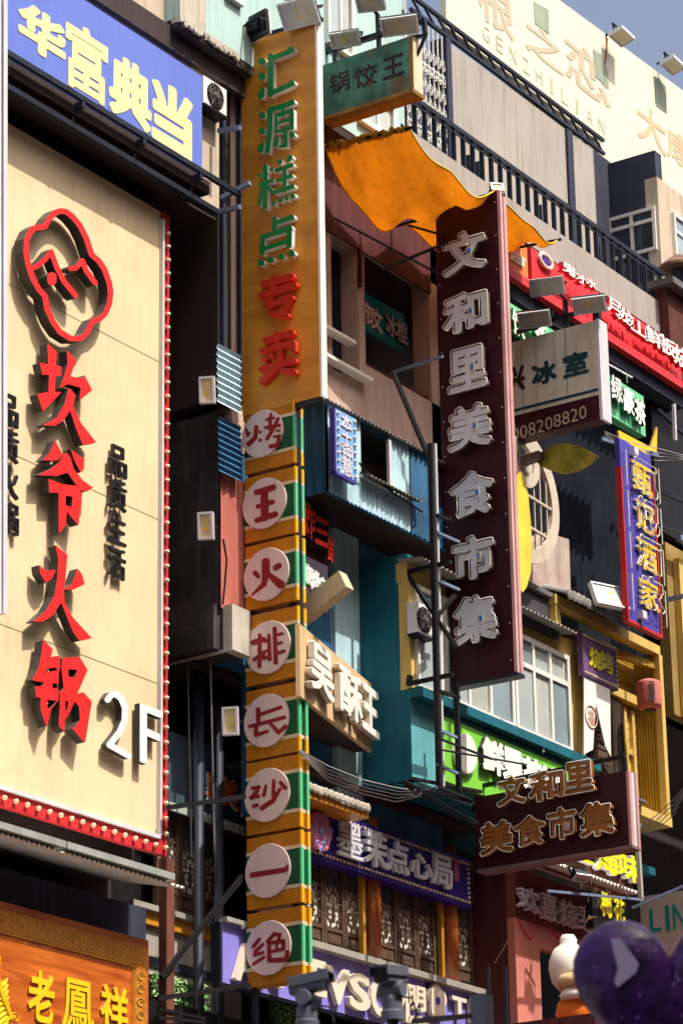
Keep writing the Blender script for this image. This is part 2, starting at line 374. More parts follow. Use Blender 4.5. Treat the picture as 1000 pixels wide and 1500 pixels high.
# ---------------------------------------------------------------- outlines from distance fields
def dp(pts, eps):
    if len(pts) < 3: return pts
    a, b = np.array(pts[0]), np.array(pts[-1]); q = np.array(pts); ab = b-a; L = np.hypot(*ab)
    d = np.abs(ab[0]*(q[:, 1]-a[1])-ab[1]*(q[:, 0]-a[0]))/L if L > 1e-9 else np.hypot(*(q-a).T)
    i = int(d.argmax())
    if d[i] < eps: return [pts[0], pts[-1]]
    return dp(pts[:i+1], eps)[:-1]+dp(pts[i:], eps)
def contours(D, xs, ys, iso, eps):
    F = D-iso; ins = F < 0; seg = {}
    H, Wd = F.shape
    c = ins[:-1, :-1]*1+ins[:-1, 1:]*2+ins[1:, 1:]*4+ins[1:, :-1]*8
    TB = {1: [(3, 0)], 2: [(0, 1)], 3: [(3, 1)], 4: [(1, 2)], 5: [(3, 2), (1, 0)], 6: [(0, 2)], 7: [(3, 2)], 8: [(2, 3)], 9: [(2, 0)], 10: [(0, 3), (2, 1)], 11: [(2, 1)], 12: [(1, 3)], 13: [(1, 0)], 14: [(0, 3)]}
    for j, i in zip(*np.nonzero((c > 0) & (c < 15))):
        ek = ((0, j, i), (1, j, i+1), (0, j+1, i), (1, j, i))
        for a, b in TB[int(c[j, i])]: seg[ek[a]] = ek[b]
    def pt(k):
        t, j, i = k
        if t == 0: w = F[j, i]/(F[j, i]-F[j, i+1]); return (xs[i]+(xs[i+1]-xs[i])*w, ys[j])
        w = F[j, i]/(F[j, i]-F[j+1, i]); return (xs[i], ys[j]+(ys[j+1]-ys[j])*w)
    out = []
    while seg:
        k0, k = seg.popitem(); lp = [k0]
        while k != k0 and k in seg: lp.append(k); k = seg.pop(k)
        p = [pt(q) for q in lp]
        if len(p) < 6: continue
        h = len(p)//2; q = dp(p[:h+1], eps)[:-1]+dp(p[h:]+[p[0]], eps)[:-1]
        if len(q) >= 3: out.append(q)
    return out
def seg_dist(X, Y, a, b):
    vx, vy = b[0]-a[0], b[1]-a[1]; L = vx*vx+vy*vy+1e-12
    t = np.clip(((X-a[0])*vx+(Y-a[1])*vy)/L, 0, 1); return np.hypot(X-a[0]-t*vx, Y-a[1]-t*vy), t
def grid(x0, x1, y0, y1, n):
    st = max(x1-x0, y1-y0)/n; xs = np.arange(x0, x1+st, st); ys = np.arange(y0, y1+st, st)
    X, Y = np.meshgrid(xs, ys); return xs, ys, X, Y, st
def stroke_loops(strokes=(), polys=(), n=90, off=0.):
    """strokes: lists of (x, y, r); polys: lists of loops (first outer, rest holes)"""
    al = [(p[0], p[1], p[2]) for s in strokes for p in s]+[(p[0], p[1], 1) for g in polys for p in g[0]]
    pad = max(a[2] for a in al)+3+off
    xs, ys, X, Y, st = grid(min(a[0] for a in al)-pad, max(a[0] for a in al)+pad, min(a[1] for a in al)-pad, max(a[1] for a in al)+pad, n)
    D = np.full(X.shape, 1e9)
    for s in strokes:
        if len(s) == 1: s = [s[0], (s[0][0]+.01, s[0][1], s[0][2])]
        for a, b in zip(s, s[1:]):
            d, t = seg_dist(X, Y, a, b); D = np.minimum(D, d-(a[2]+(b[2]-a[2])*t))
    for g in polys:
        dd = np.full(X.shape, 1e9); ins = np.zeros(X.shape, bool)
        for lp in g:
            for a, b in zip(lp, lp[1:]+lp[:1]):
                d, _ = seg_dist(X, Y, a, b); dd = np.minimum(dd, d)
                cr = ((a[1] > Y) != (b[1] > Y)) & (X < (b[0]-a[0])*(Y-a[1])/((b[1]-a[1]) or 1e-9)+a[0]); ins ^= cr
        D = np.minimum(D, np.where(ins, -dd, dd))
    return contours(D, xs, ys, off, st*.22)
_G = {}
def glyph(ch, n=64):
    if (ch, n) in _G: return _G[(ch, n)]
    c = bpy.data.curves.new('g', 'FONT'); c.body = ch; c.resolution_u = 3; o = bpy.data.objects.new('g', c); COL.objects.link(o)
    dg = bpy.context.evaluated_depsgraph_get(); m = bpy.data.meshes.new_from_object(o.evaluated_get(dg))
    vs = np.array([v.co[:2] for v in m.vertices]); cnt = {}
    tris = []
    for p in m.polygons:
        q = list(p.vertices); tris.append(q)
        for a, b in zip(q, q[1:]+q[:1]): cnt[(min(a, b), max(a, b))] = cnt.get((min(a, b), max(a, b)), 0)+1
    bpy.data.objects.remove(o); bpy.data.meshes.remove(m)
    lo, hi = vs.min(0), vs.max(0); xs, ys, X, Y, st = grid(lo[0]-.13, hi[0]+.13, lo[1]-.13, hi[1]+.13, n)
    ins = np.zeros(X.shape, bool)
    for t in tris:
        a, b, c3 = vs[t[0]], vs[t[1]], vs[t[2]]
        if len(t) != 3: continue
        s1 = (b[0]-a[0])*(Y-a[1])-(b[1]-a[1])*(X-a[0]); s2 = (c3[0]-b[0])*(Y-b[1])-(c3[1]-b[1])*(X-b[0]); s3 = (a[0]-c3[0])*(Y-c3[1])-(a[1]-c3[1])*(X-c3[0])
        ins |= ((s1 >= 0) & (s2 >= 0) & (s3 >= 0)) | ((s1 <= 0) & (s2 <= 0) & (s3 <= 0))
    D = np.full(X.shape, 1e9)
    for (a, b), k in cnt.items():
        if k == 1: D = np.minimum(D, seg_dist(X, Y, vs[a], vs[b])[0])
    D = np.where(ins, -D, D); _G[(ch, n)] = (D, xs, ys, st, lo, hi); return _G[(ch, n)]
def glyph_loops(ch, fat, n=64, norm=None):
    D, xs, ys, st, lo, hi = glyph(ch, n)
    f0 = norm if norm is not None else fat
    lo2, hi2 = lo-f0, hi+f0; w = hi2-lo2
    return [[((x-lo2[0])/w[0]-.5, (y-lo2[1])/w[1]-.5) for x, y in lp] for lp in contours(D, xs, ys, fat, st*.25)]

ADIR = {0: (np.array([0., -1, 0]), np.array([-1., 0, 0])), 1: (np.array([1., 0, 0]), np.array([0., -1, 0]))}
def rect_for(ax, c, bb):
    """centre, width, height of an upright rectangle in the plane whose picture fills the pixel box bb"""
    u, v = (bb[0]+bb[2])/2, (bb[1]+bb[3])/2; p = P(u, v, ax, c); A = ADIR[ax][0]
    ja = (pr(p+A*.05)-pr(p-A*.05))*10; jz = (pr(p+np.array([0, 0, .05]))-pr(p-np.array([0, 0, .05])))*10
    w = (bb[2]-bb[0])/abs(ja[0]); h = ((bb[3]-bb[1])-abs(ja[1])*w)/abs(jz[1]); return p, w, h
def letter(t, ch, ax, c, p, w, h, depth=.05, off=0., fat=.03, mats=None, tubes=None, n=64, name='letter', shear=0., parent=None):
    """a raised letter centred at p on plane c; front face off+depth out from the plane; tubes=(radius, gap, out, mat)"""
    A, O = ADIR[ax]; base = np.array(p, float)
    f = lambda a, b: base+A*(a*w+shear*b*h)+np.array([0, 0, b*h])+O*(off+depth)
    g = lambda a, b: base+A*(a*w+shear*b*h)+np.array([0, 0, b*h])+O*off
    mb = MB(); mb.prism(glyph_loops(ch, fat, n), f, g, bk=off > .01)
    o = t.part(name, mb, mats, parent)
    if tubes:
        r, gap, out, tm = tubes; tb = MB()
        for lp in glyph_loops(ch, fat+gap, n, norm=fat):
            tb.tube([f(a, b)+O*out for a, b in lp], r, 4, closed=True)
        t.part('neon_tube', tb, tm, o, True)
    return o
def row(t, text, ax, c, q0, q1, w, h, **k):
    """letters spread between the pixels q0 and q1 (centres of the first and the last)"""
    a, b = P(*q0, ax, c), P(*q1, ax, c); n = len(text)
    for i, ch in enumerate(text):
        if ch == ' ': continue
        s = i/max(1, n-1); ww = w*(.35 if ch in 'I1' else 1)
        letter(t, ch, ax, c, a+(b-a)*s, ww, h, **k)
def traced(t, ax, c, loops, depth, off, mats, name='letter', parent=None):
    """loops in pixels, cut out of a slab whose front face lies off+depth out from plane c"""
    A, O = ADIR[ax]; cf = c+O[ax]*(off+depth)
    mb = MB(); mb.prism(loops, lambda u, v: P(u, v, ax, cf), lambda u, v: P(u, v, ax, cf)-O*depth, bk=off > .01)
    return t.part(name, mb, mats, parent)
def crop(sc, x0, y0, pts): return [((p[0]/sc+x0), (p[1]/sc+y0))+((p[2]/sc,) if len(p) > 2 else ()) for p in pts]
def slab(t, name, ax, c, quad, thick, mat, parent=None, fn=None):
    """upright rectangular board, front face on plane c, from pixel top-left and bottom-right corners, thick behind"""
    O = ADIR[ax][1]; a, b = P(*quad[0], ax, c), P(*quad[1], ax, c)
    mb = MB(); c2 = c-O[ax]*thick
    if ax == 1: mb.box(a[0], b[0], c, c2, a[2], b[2])
    else: mb.box(c, c2, a[1], b[1], a[2], b[2])
    return t.part(name, mb, mat, parent), a, b

# ================================================================ SETTING
def far_side(x0, x1, h, mat, seed):  # unseen row added across the street to keep sky light off the shadows
    r_ = random.Random(seed); t = T('added_street_building', 'unseen building added across the street to cut sky light, behind the camera, %s' % ('grey', 'tan', 'brown', 'dim white')[seed], 'building', (x0, -6, 0))
    m = MB(); m.box(x0, x1, -30, -6, 0, h); t.part('wall', m, mat)
    m = MB(); z = 3.5
    while z < h-2:
        x = x0+1.2
        while x < x1-2: m.box(x, x+1.5, -6, -5.96, z, z+1.5); x += 3.1
        z += 3.2
    t.part('windows', m, glassd, stuff=True)
g = MB(); g.box(-600, 900, -600, 900, -.3, 0); struct('ground', g, asphalt)
g = MB(); g.box(-200, 300, 4, 12, .0, .004); struct('road', g, asphalt)
g = MB(); g.box(-200, 300, 12, 40, -.1, .14); struct('pavement', g, paving)

def wallbox(b, name, x0, x1, y0, y1, z0, z1, mat):
    m = MB(); m.box(x0, x1, y0, y1, z0, z1); return b.part(name, m, mat)
def window(t, x0, x1, z0, z1, y, cols, rows=1, fr=.05, dpt=.06, fmat=None, gmat=None, back=True):
    """frame, mullions as one frame part and each pane a sub-part"""
    fm = MB(); fmat = fmat or white_frame; gmat = gmat or glassm
    fm.box(x0, x1, y-dpt, y, z0, z0+fr); fm.box(x0, x1, y-dpt, y, z1-fr, z1)
    fm.box(x0, x0+fr, y-dpt+.002, y, z0+fr, z1-fr); fm.box(x1-fr, x1, y-dpt+.002, y, z0+fr, z1-fr)
    xs = [x0+fr+(x1-x0-2*fr)*i/cols for i in range(cols+1)]; zs = [z0+fr+(z1-z0-2*fr)*(0 if i == 0 else 1 if i == rows else .72 if rows == 2 else i/rows) for i in range(rows+1)]
    for i in range(1, cols): fm.box(xs[i]-fr*.45, xs[i]+fr*.45, y-dpt+.006, y, z0+fr, z1-fr)
    for i in range(1, rows): fm.box(x0+fr, x1-fr, y-dpt+.009, y, zs[i]-fr*.5, zs[i]+fr*.5)
    f = t.part('window', fm, fmat)
    for i in range(cols):
        for j in range(rows):
            p = MB(); dy = .012*(i % 2); p.box(xs[i]+fr*.3, xs[i+1]-fr*.3, y-.03+dy, y-.022+dy, zs[j]+.01, zs[j+1]-.01); t.part('pane', p, gmat if gmat is not glassm else (glassm, glassb, glassc)[(i*2+j) % 3], f)
    return f

for i_, (x0_, x1_, h_, mt_) in enumerate(((-70, -14, 36, greywall), (-14, 16, 30, beige), (16, 44, 34, M('brown_render', (.22, .15, .11), .9)), (44, 100, 32, greywall))): far_side(x0_, x1_, h_, mt_, i_)
# ---------------------------------------------------------------- LEFT BUILDING
YB = 18.2
a = P(243, 1255, 1, YB); XL = float(a[0]); ZB = float(a[2]); ZT = Z_(235, 310, YB)
lb = T('shop_building', 'beige and black building behind the big cream hotpot board on the left', 'building', (16, 19, 0))
wallbox(lb, 'lower_wall', 14, XL+.06, 18.95, 24, 0, ZB-.02, darkwall)
wallbox(lb, 'board_wall', 14, XL+.02, 18.62, 24, ZB, ZT-.02, darkwall)
wallbox(lb, 'gap_wall', 14, XL+.02, 18.45, 24, ZT, ZT+.7, darkwall)
xb1 = X_(321, 200, 18.1)
zb0 = Z_(318, 305, 18.1)
wallbox(lb, 'upper_wall', 14, xb1, 18.1, 24, zb0, 19.4, beige)
m = MB(); m.box(XL+.06, xb1, 18.15, 24, zb0-.12, zb0-.004); lb.part('soffit', m, darkwall)

cb = T('hotpot_board', 'huge cream hotpot board with red characters, a red cloud face and 2F', 'sign', (XL-1.6, YB, ZB))
m = MB(); 
m.box(17, XL-.14, YB, YB+.3, ZB+.16, ZT)
cb.part('board', m, cream)
m = MB()
for z in (ZB+1.8, ZB+3.6, ZB+5.4): m.box(17, XL-.15, YB-.0035, YB-.002, z, z+.005)
cb.part('board_joint', m, M('tan_seam', (.36, .27, .17), .7, .1, 4))
m = MB(); m.box(17, XL-.15, YB-.05, YB-.001, ZB+.15, ZB+.19); m.box(XL-.16, XL-.13, YB-.05, YB-.001, ZB+.19, ZT-.1)
cb.part('edge_tube', m, coldwhite)
m = MB(); m.box(17, XL, YB-.02, YB+.05, ZB, ZB+.15); m.box(XL-.125, XL, YB-.018, YB+.3, ZB+.15, ZT)
cb.part('bulb_strip', m, redstrip)
bm = mesh_only('bulb', MB().lathe([(.008, -.0), (.022, .012), (.026, .03), (.02, .048), (.006, .056)], (0, 0, 0), (0, -1, 0), 8), bulbm, True)
z = ZB+.22
while z < ZT-.1: cb.inst('bulb', bm, (XL-.06, YB-.018, z)); z += .16
x = XL-.06
while x > XL-3.2: cb.inst('bulb', bm, (x, YB-.02, ZB+.075)); x -= .17
RM = [red_face, dark_side]
# cloud logo (traced)
s1 = [(262,205),(285,160),(320,125),(350,113),(385,118),(420,145),(465,200),(500,270),(520,330),(532,368),(570,400),(605,450),(633,525),(642,590),(634,655),(610,708),(580,738),(540,750),(517,790),(497,830),(465,853),(412,853),(350,815),(305,750),(272,675),(262,605),(228,570),(195,512),(167,435),(152,350),(156,280),(178,232),(205,212),(262,205)]
C1 = lambda p, r=14: [((q[0])/3.948, q[1]/3.948+280, (q[2] if len(q) > 2 else r)/3.948) for q in p]
DEP, OFF = .10, .045
traced(cb, 1, YB, stroke_loops([C1(s1, 16)], n=130), DEP+.02, OFF, RM, 'logo_outline')
traced(cb, 1, YB, stroke_loops([C1([(172,450),(215,435),(262,395),(298,350),(330,440),(370,520),(440,605)], 15)]), DEP+.01, OFF, RM, 'logo_brow')
traced(cb, 1, YB, stroke_loops([C1([(410,447),(440,445),(478,402),(500,460),(552,530)], 15)]), DEP+.01, OFF, RM, 'logo_brow')
traced(cb, 1, YB, stroke_loops([C1([(302,496),(302,518)], 27)]), DEP+.01, OFF, RM, 'logo_eye')
c1 = lambda p: crop(3.948, 0, 280, p); c2 = lambda p: crop(3.948, 0, 620, p); c3 = lambda p: crop(4, 0, 930, p)
chars = [
 [[c1([(275,878),(332,930),(325,1005),(357,1015),(357,1068),(322,1072),(320,1160),(358,1162),(250,1275),(217,1172),(282,1163),(285,1062),(247,1062),(232,990),(282,1003)])],
  [c1([(388,920),(440,975),(410,1072),(475,1083),(490,1062),(535,1150),(460,1212),(470,1137),(395,1115),(345,1140),(375,1060),(392,1000)])],
  [c1([(398,1135),(440,1180),(425,1240),(470,1340),(560,1455),(480,1465),(440,1370),(408,1270),(365,1330),(320,1357),(248,1355),(330,1310),(375,1230)])]],
 [[c2([(320,100),(368,185),(335,215),(245,215),(285,175)])],
  [c2([(410,150),(488,208),(484,270),(468,285),(432,215)])],
  [c2([(385,165),(410,200),(428,262),(480,330),(542,372),(500,397),(462,385),(392,285),(330,305),(215,300),(300,262),(345,225)])],
  [c2([(282,320),(360,352),(440,360),(477,405),(456,592),(388,510),(384,590),(342,640),(340,402),(285,400)]), c2([(382,418),(422,424),(416,486),(382,474)])]],
 [[c2([(322,703),(392,760),(385,850),(372,960),(375,1035),(420,1120),(535,1245),(460,1258),(420,1200),(355,1035),(310,1110),(255,1145),(190,1150),(265,1085),(315,1000),(332,900),(340,790)])],
  [c2([(228,820),(265,850),(325,850),(300,900),(268,922),(235,870)])],
  [c2([(450,840),(475,870),(492,930),(430,962),(372,962),(420,925)])]],
 [[c3([(255,25),(312,85),(298,130),(350,122),(356,180),(345,220),(345,270),(340,318),(345,345),(342,385),(300,440),(275,545),(240,440),(240,365),(215,365),(205,300),(245,302),(262,278),(190,265),(225,200),(245,110)]), c3([(268,200),(330,190),(338,208),(275,218)]), c3([(308,282),(338,284),(338,312),(310,312)]), c3([(278,380),(335,385),(300,430),(280,430)])],
  [c3([(365,135),(470,130),(515,205),(470,312),(455,345),(490,335),(540,390),(500,635),(425,550),(470,500),(465,420),(440,390),(405,465),(382,495),(378,570),(345,530),(352,430),(352,340),(375,310),(362,200)]), c3([(402,200),(455,205),(440,250),(402,245)]), c3([(384,385),(402,388),(396,440),(384,450)])]]]
for ch in chars:
    lp = []
    for pl in ch: lp += stroke_loops((), [pl], n=90)
    # neighbouring strokes of one character share a slab, a hair apart in depth
    fam = None
    for k, pl in enumerate(ch):
        o = traced(cb, 1, YB, stroke_loops((), [pl], n=90), DEP+.0015*k, OFF, RM, 'letter' if k == 0 else 'stroke', fam)
        fam = fam or o
traced(cb, 1, YB, stroke_loops([[(158, 1025, 4.5), (163, 1018, 4.5), (170, 1016.5, 4.5), (178, 1023, 4.5), (183.5, 1037, 4.5), (183, 1055, 4.5), (175, 1073, 4.5), (160.5, 1091, 4.5), (189, 1107, 4.5)]], n=100), .07, .03, [white_face, dark_side])
traced(cb, 1, YB, stroke_loops((), [[c3([(820,398),(955,450),(955,492),(862,455),(862,548),(940,582),(940,625),(862,592),(862,758),(820,742)])]], n=90), .07, .03, [white_face, dark_side])
row(cb, '品质生活', 1, YB, (167, 677), (165, 826), .30, .33, depth=.035, off=.03, fat=.012, mats=[black, dark_side])
row(cb, '品质火锅', 1, YB, (8, 602), (8, 760), .28, .33, depth=.035, off=.03, fat=.012, mats=[black, dark_side])
m = MB(); m.bar(P(2, 0, 1, 17.5), P(1, 900, 1, 17.5), .06, .12); m.bar(P(-6, 0, 1, 17.5), P(-6, 900, 1, 17.5), .03, .12)
solo('edge_channel', 'white ribbed metal channel running down the far left edge of the photo', 'metal channel', m, coldwhite)

# blue pawn sign
YS = 17.86
a, b = P(6, -95, 1, YS), P(296, 262, 1, YS)
zs0 = Z_(296, 258, YS); zs1 = Z_(296, 112, YS)
ps = T('pawn_sign', 'blue sign with large pale yellow characters above the cream board', 'sign', (b[0]-1.5, YS, zs0))
zsh = Z_(235, 352, YB)+1.85*(YB-17.86)
m = MB(); m.box(14, XL+.3, 17.86, 18.09, zsh, zs0-.01); lb.part('black_fascia', m, darkwall)
m = MB(); m.box(14, XL+.04, 18.10, 18.44, zb0-.14, zb0-.02); lb.part('fascia_soffit', m, darkwall)
m = MB(); m.box(X_(8, 80, YS), b[0], YS, YS+.2, zs0, zs1); ps.part('board', m, bluepaint)
for ch, bb in zip('华富典当', ((27, -6, 97, 104), (96, 22, 158, 160), (160, 70, 222, 200), (222, 108, 282, 242))):
    p, w, h = rect_for(1, YS, bb); letter(ps, ch, 1, YS, p, w, h, depth=.006, off=0, fat=.024 if ch == '富' else .05, mats=[paleyellow, paleyellow], n=90)
m = MB(); m.box(X_(8, 80, YS-.07), X_(352, 300, YS-.07), YS-.1, YS-.05, zs0-.04, zs0+.02); m.box(X_(8, 80, YS-.07), X_(330, 300, YS-.07), YS+.02, YS+.12, zs0-.32, zs0-.26)
for u in (110, 200, 283):
    x = X_(u, 150, YS); m.box(x, x+.05, YS-.1, YS+.5, zs0-.12, zs0-.05); m.box(x, x+.03, YS+.03, YS+.06, zs0-.3, zs0-.05)
solo('lamp_rail', 'dark steel lamp rail running below the blue pawn sign', 'rail', m, dkblue)
m = MB(); m.bar(P(325, 290, 1, 18.0), P(366, 268, 0, X_(325, 290, 18.0)), .05); m.bar(P(320, 192, 1, 18.0), P(352, 187, 0, X_(320, 192, 18.0)), .05); m.bar(P(322, 310, 1, 18.0), P(352, 303, 0, X_(322, 310, 18.0)), .05)
T('stay_bars', 'grey steel stay bars between the beige wall and the orange sign', 'steel bars', m.v[0]).part('stay_bar', m, steelblue)

def ac_unit(name, label, bb, y, dp_=.28):
    p, w, h = rect_for(1, y, bb); t = T(name, label, 'air conditioner', (p[0], y, p[2]-h/2))
    m = MB(); m.box(p[0]-w/2, p[0]+w/2, y, y+dp_, p[2]-h/2, p[2]+h/2); t.part('casing', m, white_face)
    m = MB(); r = min(w, h)*.45; m.lathe([(r, 0), (r, .012), (r*.95, .014)], (p[0], y, p[2]), (0, -1, 0), 20); o = t.part('fan_opening', m, camdark)
    m = MB()
    for k in (.35, .6, .85): m.tube([(p[0]+math.cos(q)*r*k, y-.025, p[2]+math.sin(q)*r*k) for q in [i*math.pi/10 for i in range(20)]], .004, 4, closed=True)
    for q in range(6): m.bar((p[0], y-.025, p[2]), (p[0]+math.cos(q*1.047)*r, y-.02, p[2]+math.sin(q*1.047)*r), .008)
    m.lathe([(r*.25, 0), (r*.2, .03)], (p[0], y-.014, p[2]), (0, -1, 0), 12)
    t.part('fan_grille', m, steel_side, o)
    m = MB(); m.box(p[0]-w/2, p[0]+w/2, y-.02, y+dp_, p[2]-h/2-.03, p[2]-h/2-.002); t.part('bracket', m, black)
    return t
ac_unit('air_conditioner', 'small white air conditioner on the beige wall right of the blue pawn sign', (298, 110, 332, 172), 17.95)

def floodlight(label, p, size, aim, arm=None, group='floodlights over the signs', lens=None):
    """box lamp: finned housing, glass, yoke; p is the glass centre, aim the glass normal"""
    p = Vector(p); n = Vector(aim).normalized(); h = Vector((0, 0, 1)) if abs(n.z) < .9 else Vector((0, 1, 0))
    u = n.cross(h).normalized(); v = u.cross(n).normalized(); w, hh = size
    t = T('floodlight', label, 'floodlight', p, group)
    def ob(mb, c, a, b, d, m=0):
        mb.bar(c-n*d/2, c+n*d/2, a, b, m, up=v)
    def ob2(mb, c, a, b, d):
        vs = [c+u*(i*a/2)+v*(j*b/2)+n*(k*d/2) for k in (-1, 1) for i, j in ((-1, -1), (1, -1), (1, 1), (-1, 1))]
        mb.add(vs, [(0, 3, 2, 1), (4, 5, 6, 7), (0, 1, 5, 4), (1, 2, 6, 5), (2, 3, 7, 6), (3, 0, 4, 7)])
    m = MB(); ob2(m, p-n*.035, w, hh, .05)
    for k in range(7): ob2(m, p-n*.075+u*(w*(k-3)/8), .012, hh*.6, .04)
    ob2(m, p-n*.10, w*.5, hh*.42, .05)
    t.part('housing', m, camdark if lens is None else coldwhite)
    m = MB(); e = .025
    for s_ in (-1, 1): ob2(m, p+u*(s_*(w/2-e/2))+n*.0, e, hh, .02); ob2(m, p+v*(s_*(hh/2-e/2))+n*.001, w-2*e, e, .02)
    t.part('rim', m, coldwhite)
    m = MB(); ob2(m, p-n*.006, w-2*e, hh-2*e, .006); gl = t.part('glass', m, lens or ledglass)
    m = MB(); ob2(m, p-n*.002+v*hh*.12, .03, .03, .004); ob2(m, p-n*.002-v*hh*.12, .03, .03, .004); t.part('led_chip', m, yellowneon, gl)
    m = MB(); q = Vector(arm) if arm is not None else p-n*.2-v*.1
    for s_ in (-1, 1): m.bar(p-n*.06+u*(s_*w*.53), p-n*.17+u*(s_*w*.53), .012, .03)
    m.bar(p-n*.17-u*w*.53, p-n*.17+u*w*.53, .03, .012); m.bar(p-n*.17, q, .03)
    t.part('yoke', m, black)
    return t

# wooden phoenix sign at the bottom left
YP = 18.05
a = P(218, 1378, 1, YP)
zp = float(a[2]); xp = float(a[0])
gp = T('goldsmith_sign', 'glossy red wooden shop sign with gold characters and a carved border', 'sign', (xp-1.5, YP, zp-3))
m = MB(); m.box(16.5, xp, YP, YP+.15, zp-3, zp); gp.part('board', m, redwood)
m = MB(); m.box(16.5, xp-.05, YP-.014, YP-.001, zp-.28, zp-.08); m.box(xp-.24, xp-.06, YP-.013, YP-.001, zp-2.95, zp-.281); gp.part('carved_border', m, goldwood)
m = MB()
for i in range(26):   # scrolls carved in the border
    x = xp-.15-.13*i; m.tube([(x+math.cos(q)*.045*(1-q/16), YP-.018, zp-.18+math.sin(q)*.06*(1-q/16)) for q in [j*.7 for j in range(12)]], .006, 3)
    if i < 12:
        z = zp-.38-.13*i; m.tube([(xp-.15+math.cos(q)*.06*(1-q/16), YP-.018, z+math.sin(q)*.045*(1-q/16)) for q in [j*.7 for j in range(12)]], .006, 3)
gp.part('carved_scrolls', m, M('carved_gold_scroll', (.62, .34, .07), .4, .1, 5), stuff=True)
m = MB(); m.box(16.5, xp-.24, YP-.012, YP-.002, zp-.30, zp-.285); m.box(xp-.265, xp-.25, YP-.012, YP-.002, zp-2.95, zp-.3); gp.part('inner_moulding', m, orange_ply)
for ch, bb in zip('老鳳祥', ((40, 1418, 78, 1502), (90, 1430, 136, 1514), (146, 1440, 186, 1516))):
    p, w, h = rect_for(1, YP, bb); letter(gp, ch, 1, YP, p, w, h, depth=.02, off=0, fat=.012 if ch == '鳳' else .024, mats=[goldpaint, orange_ply], n=90)
p, w, h = rect_for(1, YP, (16, 1482, 28, 1498)); letter(gp, 'R', 1, YP, p, w*.5, h*.5, depth=.006, fat=.01, mats=[goldpaint]*2)
m = MB(); m.tube([(p[0]+math.cos(q)*w*.48, YP-.004, p[2]+math.sin(q)*h*.48) for q in [i*math.pi/8 for i in range(16)]], .005, 4, closed=True); gp.part('letter_ring', m, goldpaint)
# phoenix: curved gold feathers
m = MB()
def px(u, v): return P(u, v, 1, YP-.012)
for k in range(9):
    a0 = 1440+k*9; m.tube([px(-6, a0+8), px(6+k*.6, a0+2-k*1.0), px(14-abs(4-k)*.6, a0-7)], [.03, .026, .006], 5)
m.tube([px(0, 1400), px(-6, 1430), px(3, 1462), px(14, 1490), px(2, 1505)], [.01, .04, .05, .04, .01], 6)
gp.part('gold_phoenix', m, goldpaint)

# corrugated eave above the wooden sign
ev = T('tin_eave', 'narrow grey eave with white corrugated tin edge over the wooden sign', 'eave', (20, 17.6, Z_(245, 1300, 17.65)))
ze = Z_(245, 1302, 17.65)
m = MB(); m.corr((15, 17.62, ze+.05), (X_(252, 1305, 17.65)-15+.16, 0, 0), (0, 1.3, .3), (0, 0, 1), .075, .018); ev.part('tin_sheet', m, white_face)
m = MB(); x0 = 15.
for i in range(5):
    x1 = x0+ (X_(250, 1300, 17.65)-15)/5-.02; m.box(x0, x1, 17.58, 17.74, ze+.085, ze+.15); x0 = x1+.02
ev.part('edge_rail', m, M('grey_green_rail', (.30, .32, .30), .6, .15, 4, .2))
wallbox(lb, 'sign_backing', 14, X_(237, 1400, 18.1), 18.3, 18.9, 0, ze-.02, navywall)
xw = X_(233, 1300, 18.3)
m = MB(); m.box(xw, xw+.13, 18.2, 18.3, 0, ZB); solo('wooden_post', 'red brown wooden post right of the goldsmith sign', 'post', m, wood('post_wood', (.10, .03, .02), (.20, .07, .045), (6, 6, 1), 2, .6))

# ================================================================ MIDDLE BUILDING
YW = 18.2
xm = X_(320, 600, YW)                      # left corner of the middle building
XR = X_(522, 1000, YW)                     # where the teal block begins
YR = float(P(600, 1000, 0, XR)[1])         # its street front
mb_ = T('market_building', 'pinkish building with blue tin bay in the middle, behind the orange sign', 'building', (xm, YW, 0))
wallbox(mb_, 'core_wall', xm-1.6, 34, 20.2, 26, 0, 20.0, darkwall)
zpk0 = Z_(500, 640, YW); zpk1 = Z_(480, 172, YW)
# pink boarding with two dark openings
A0, A1 = P(484, 340, 1, YW), P(527, 562, 1, YW); B0, B1 = P(532, 352, 1, YW), P(644, 596, 1, YW)
xs = [xm+.25, A0[0], A1[0], B0[0], B1[0], 29.6]
m = MB(); m.box(xs[0], xs[1], YW, YW+.25, 13.6, zpk1); m.box(xs[2], xs[3], YW, YW+.25, 13.6, zpk1)
m.box(xs[4], xs[5], YW, YW+.25, 12.8, zpk1); m.box(xs[1], xs[2], YW, YW+.25, 13.6, A1[2]); m.box(xs[1], xs[2], YW, YW+.25, A0[2], zpk1)
m.box(xs[3], xs[4], YW, YW+.25, 13.6, B1[2]); m.box(xs[3], xs[4], YW, YW+.25, B0[2], zpk1)
mb_.part('pink_wall', m, pink)
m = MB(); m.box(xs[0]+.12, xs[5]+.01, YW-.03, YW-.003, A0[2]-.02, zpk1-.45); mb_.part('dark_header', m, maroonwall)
zlq = Z_(340, 951, 17.98)
m = MB(); m.box(xs[0], xs[5], YW+.01, YW+.25, zlq, 13.595); mb_.part('shade_dark_tin_wall', m, bluetin)  # dark tin colour stands in for the shadow under the bay
m = MB(); m.box(xm+.75, xs[5], YW+.01, YW+.25, 9.6, zlq-.001); mb_.part('shade_dark_tin_wall', m, bluetin)
zmid = Z_(338, 300, YW)
m = MB(); m.box(xm, xm+.25, YW+.004, 19.6, 14.1, zpk1); mb_.part('side_wall', m, darkwall)
m = MB(); m.box(xm+.35, xm+.47, YW-.05, YW-.002, 14.2, zpk1); m.box(xm+.02, xm+.08, YW-.06, YW-.002, 14.2, zpk1); mb_.part('downpipe', m, navywall)
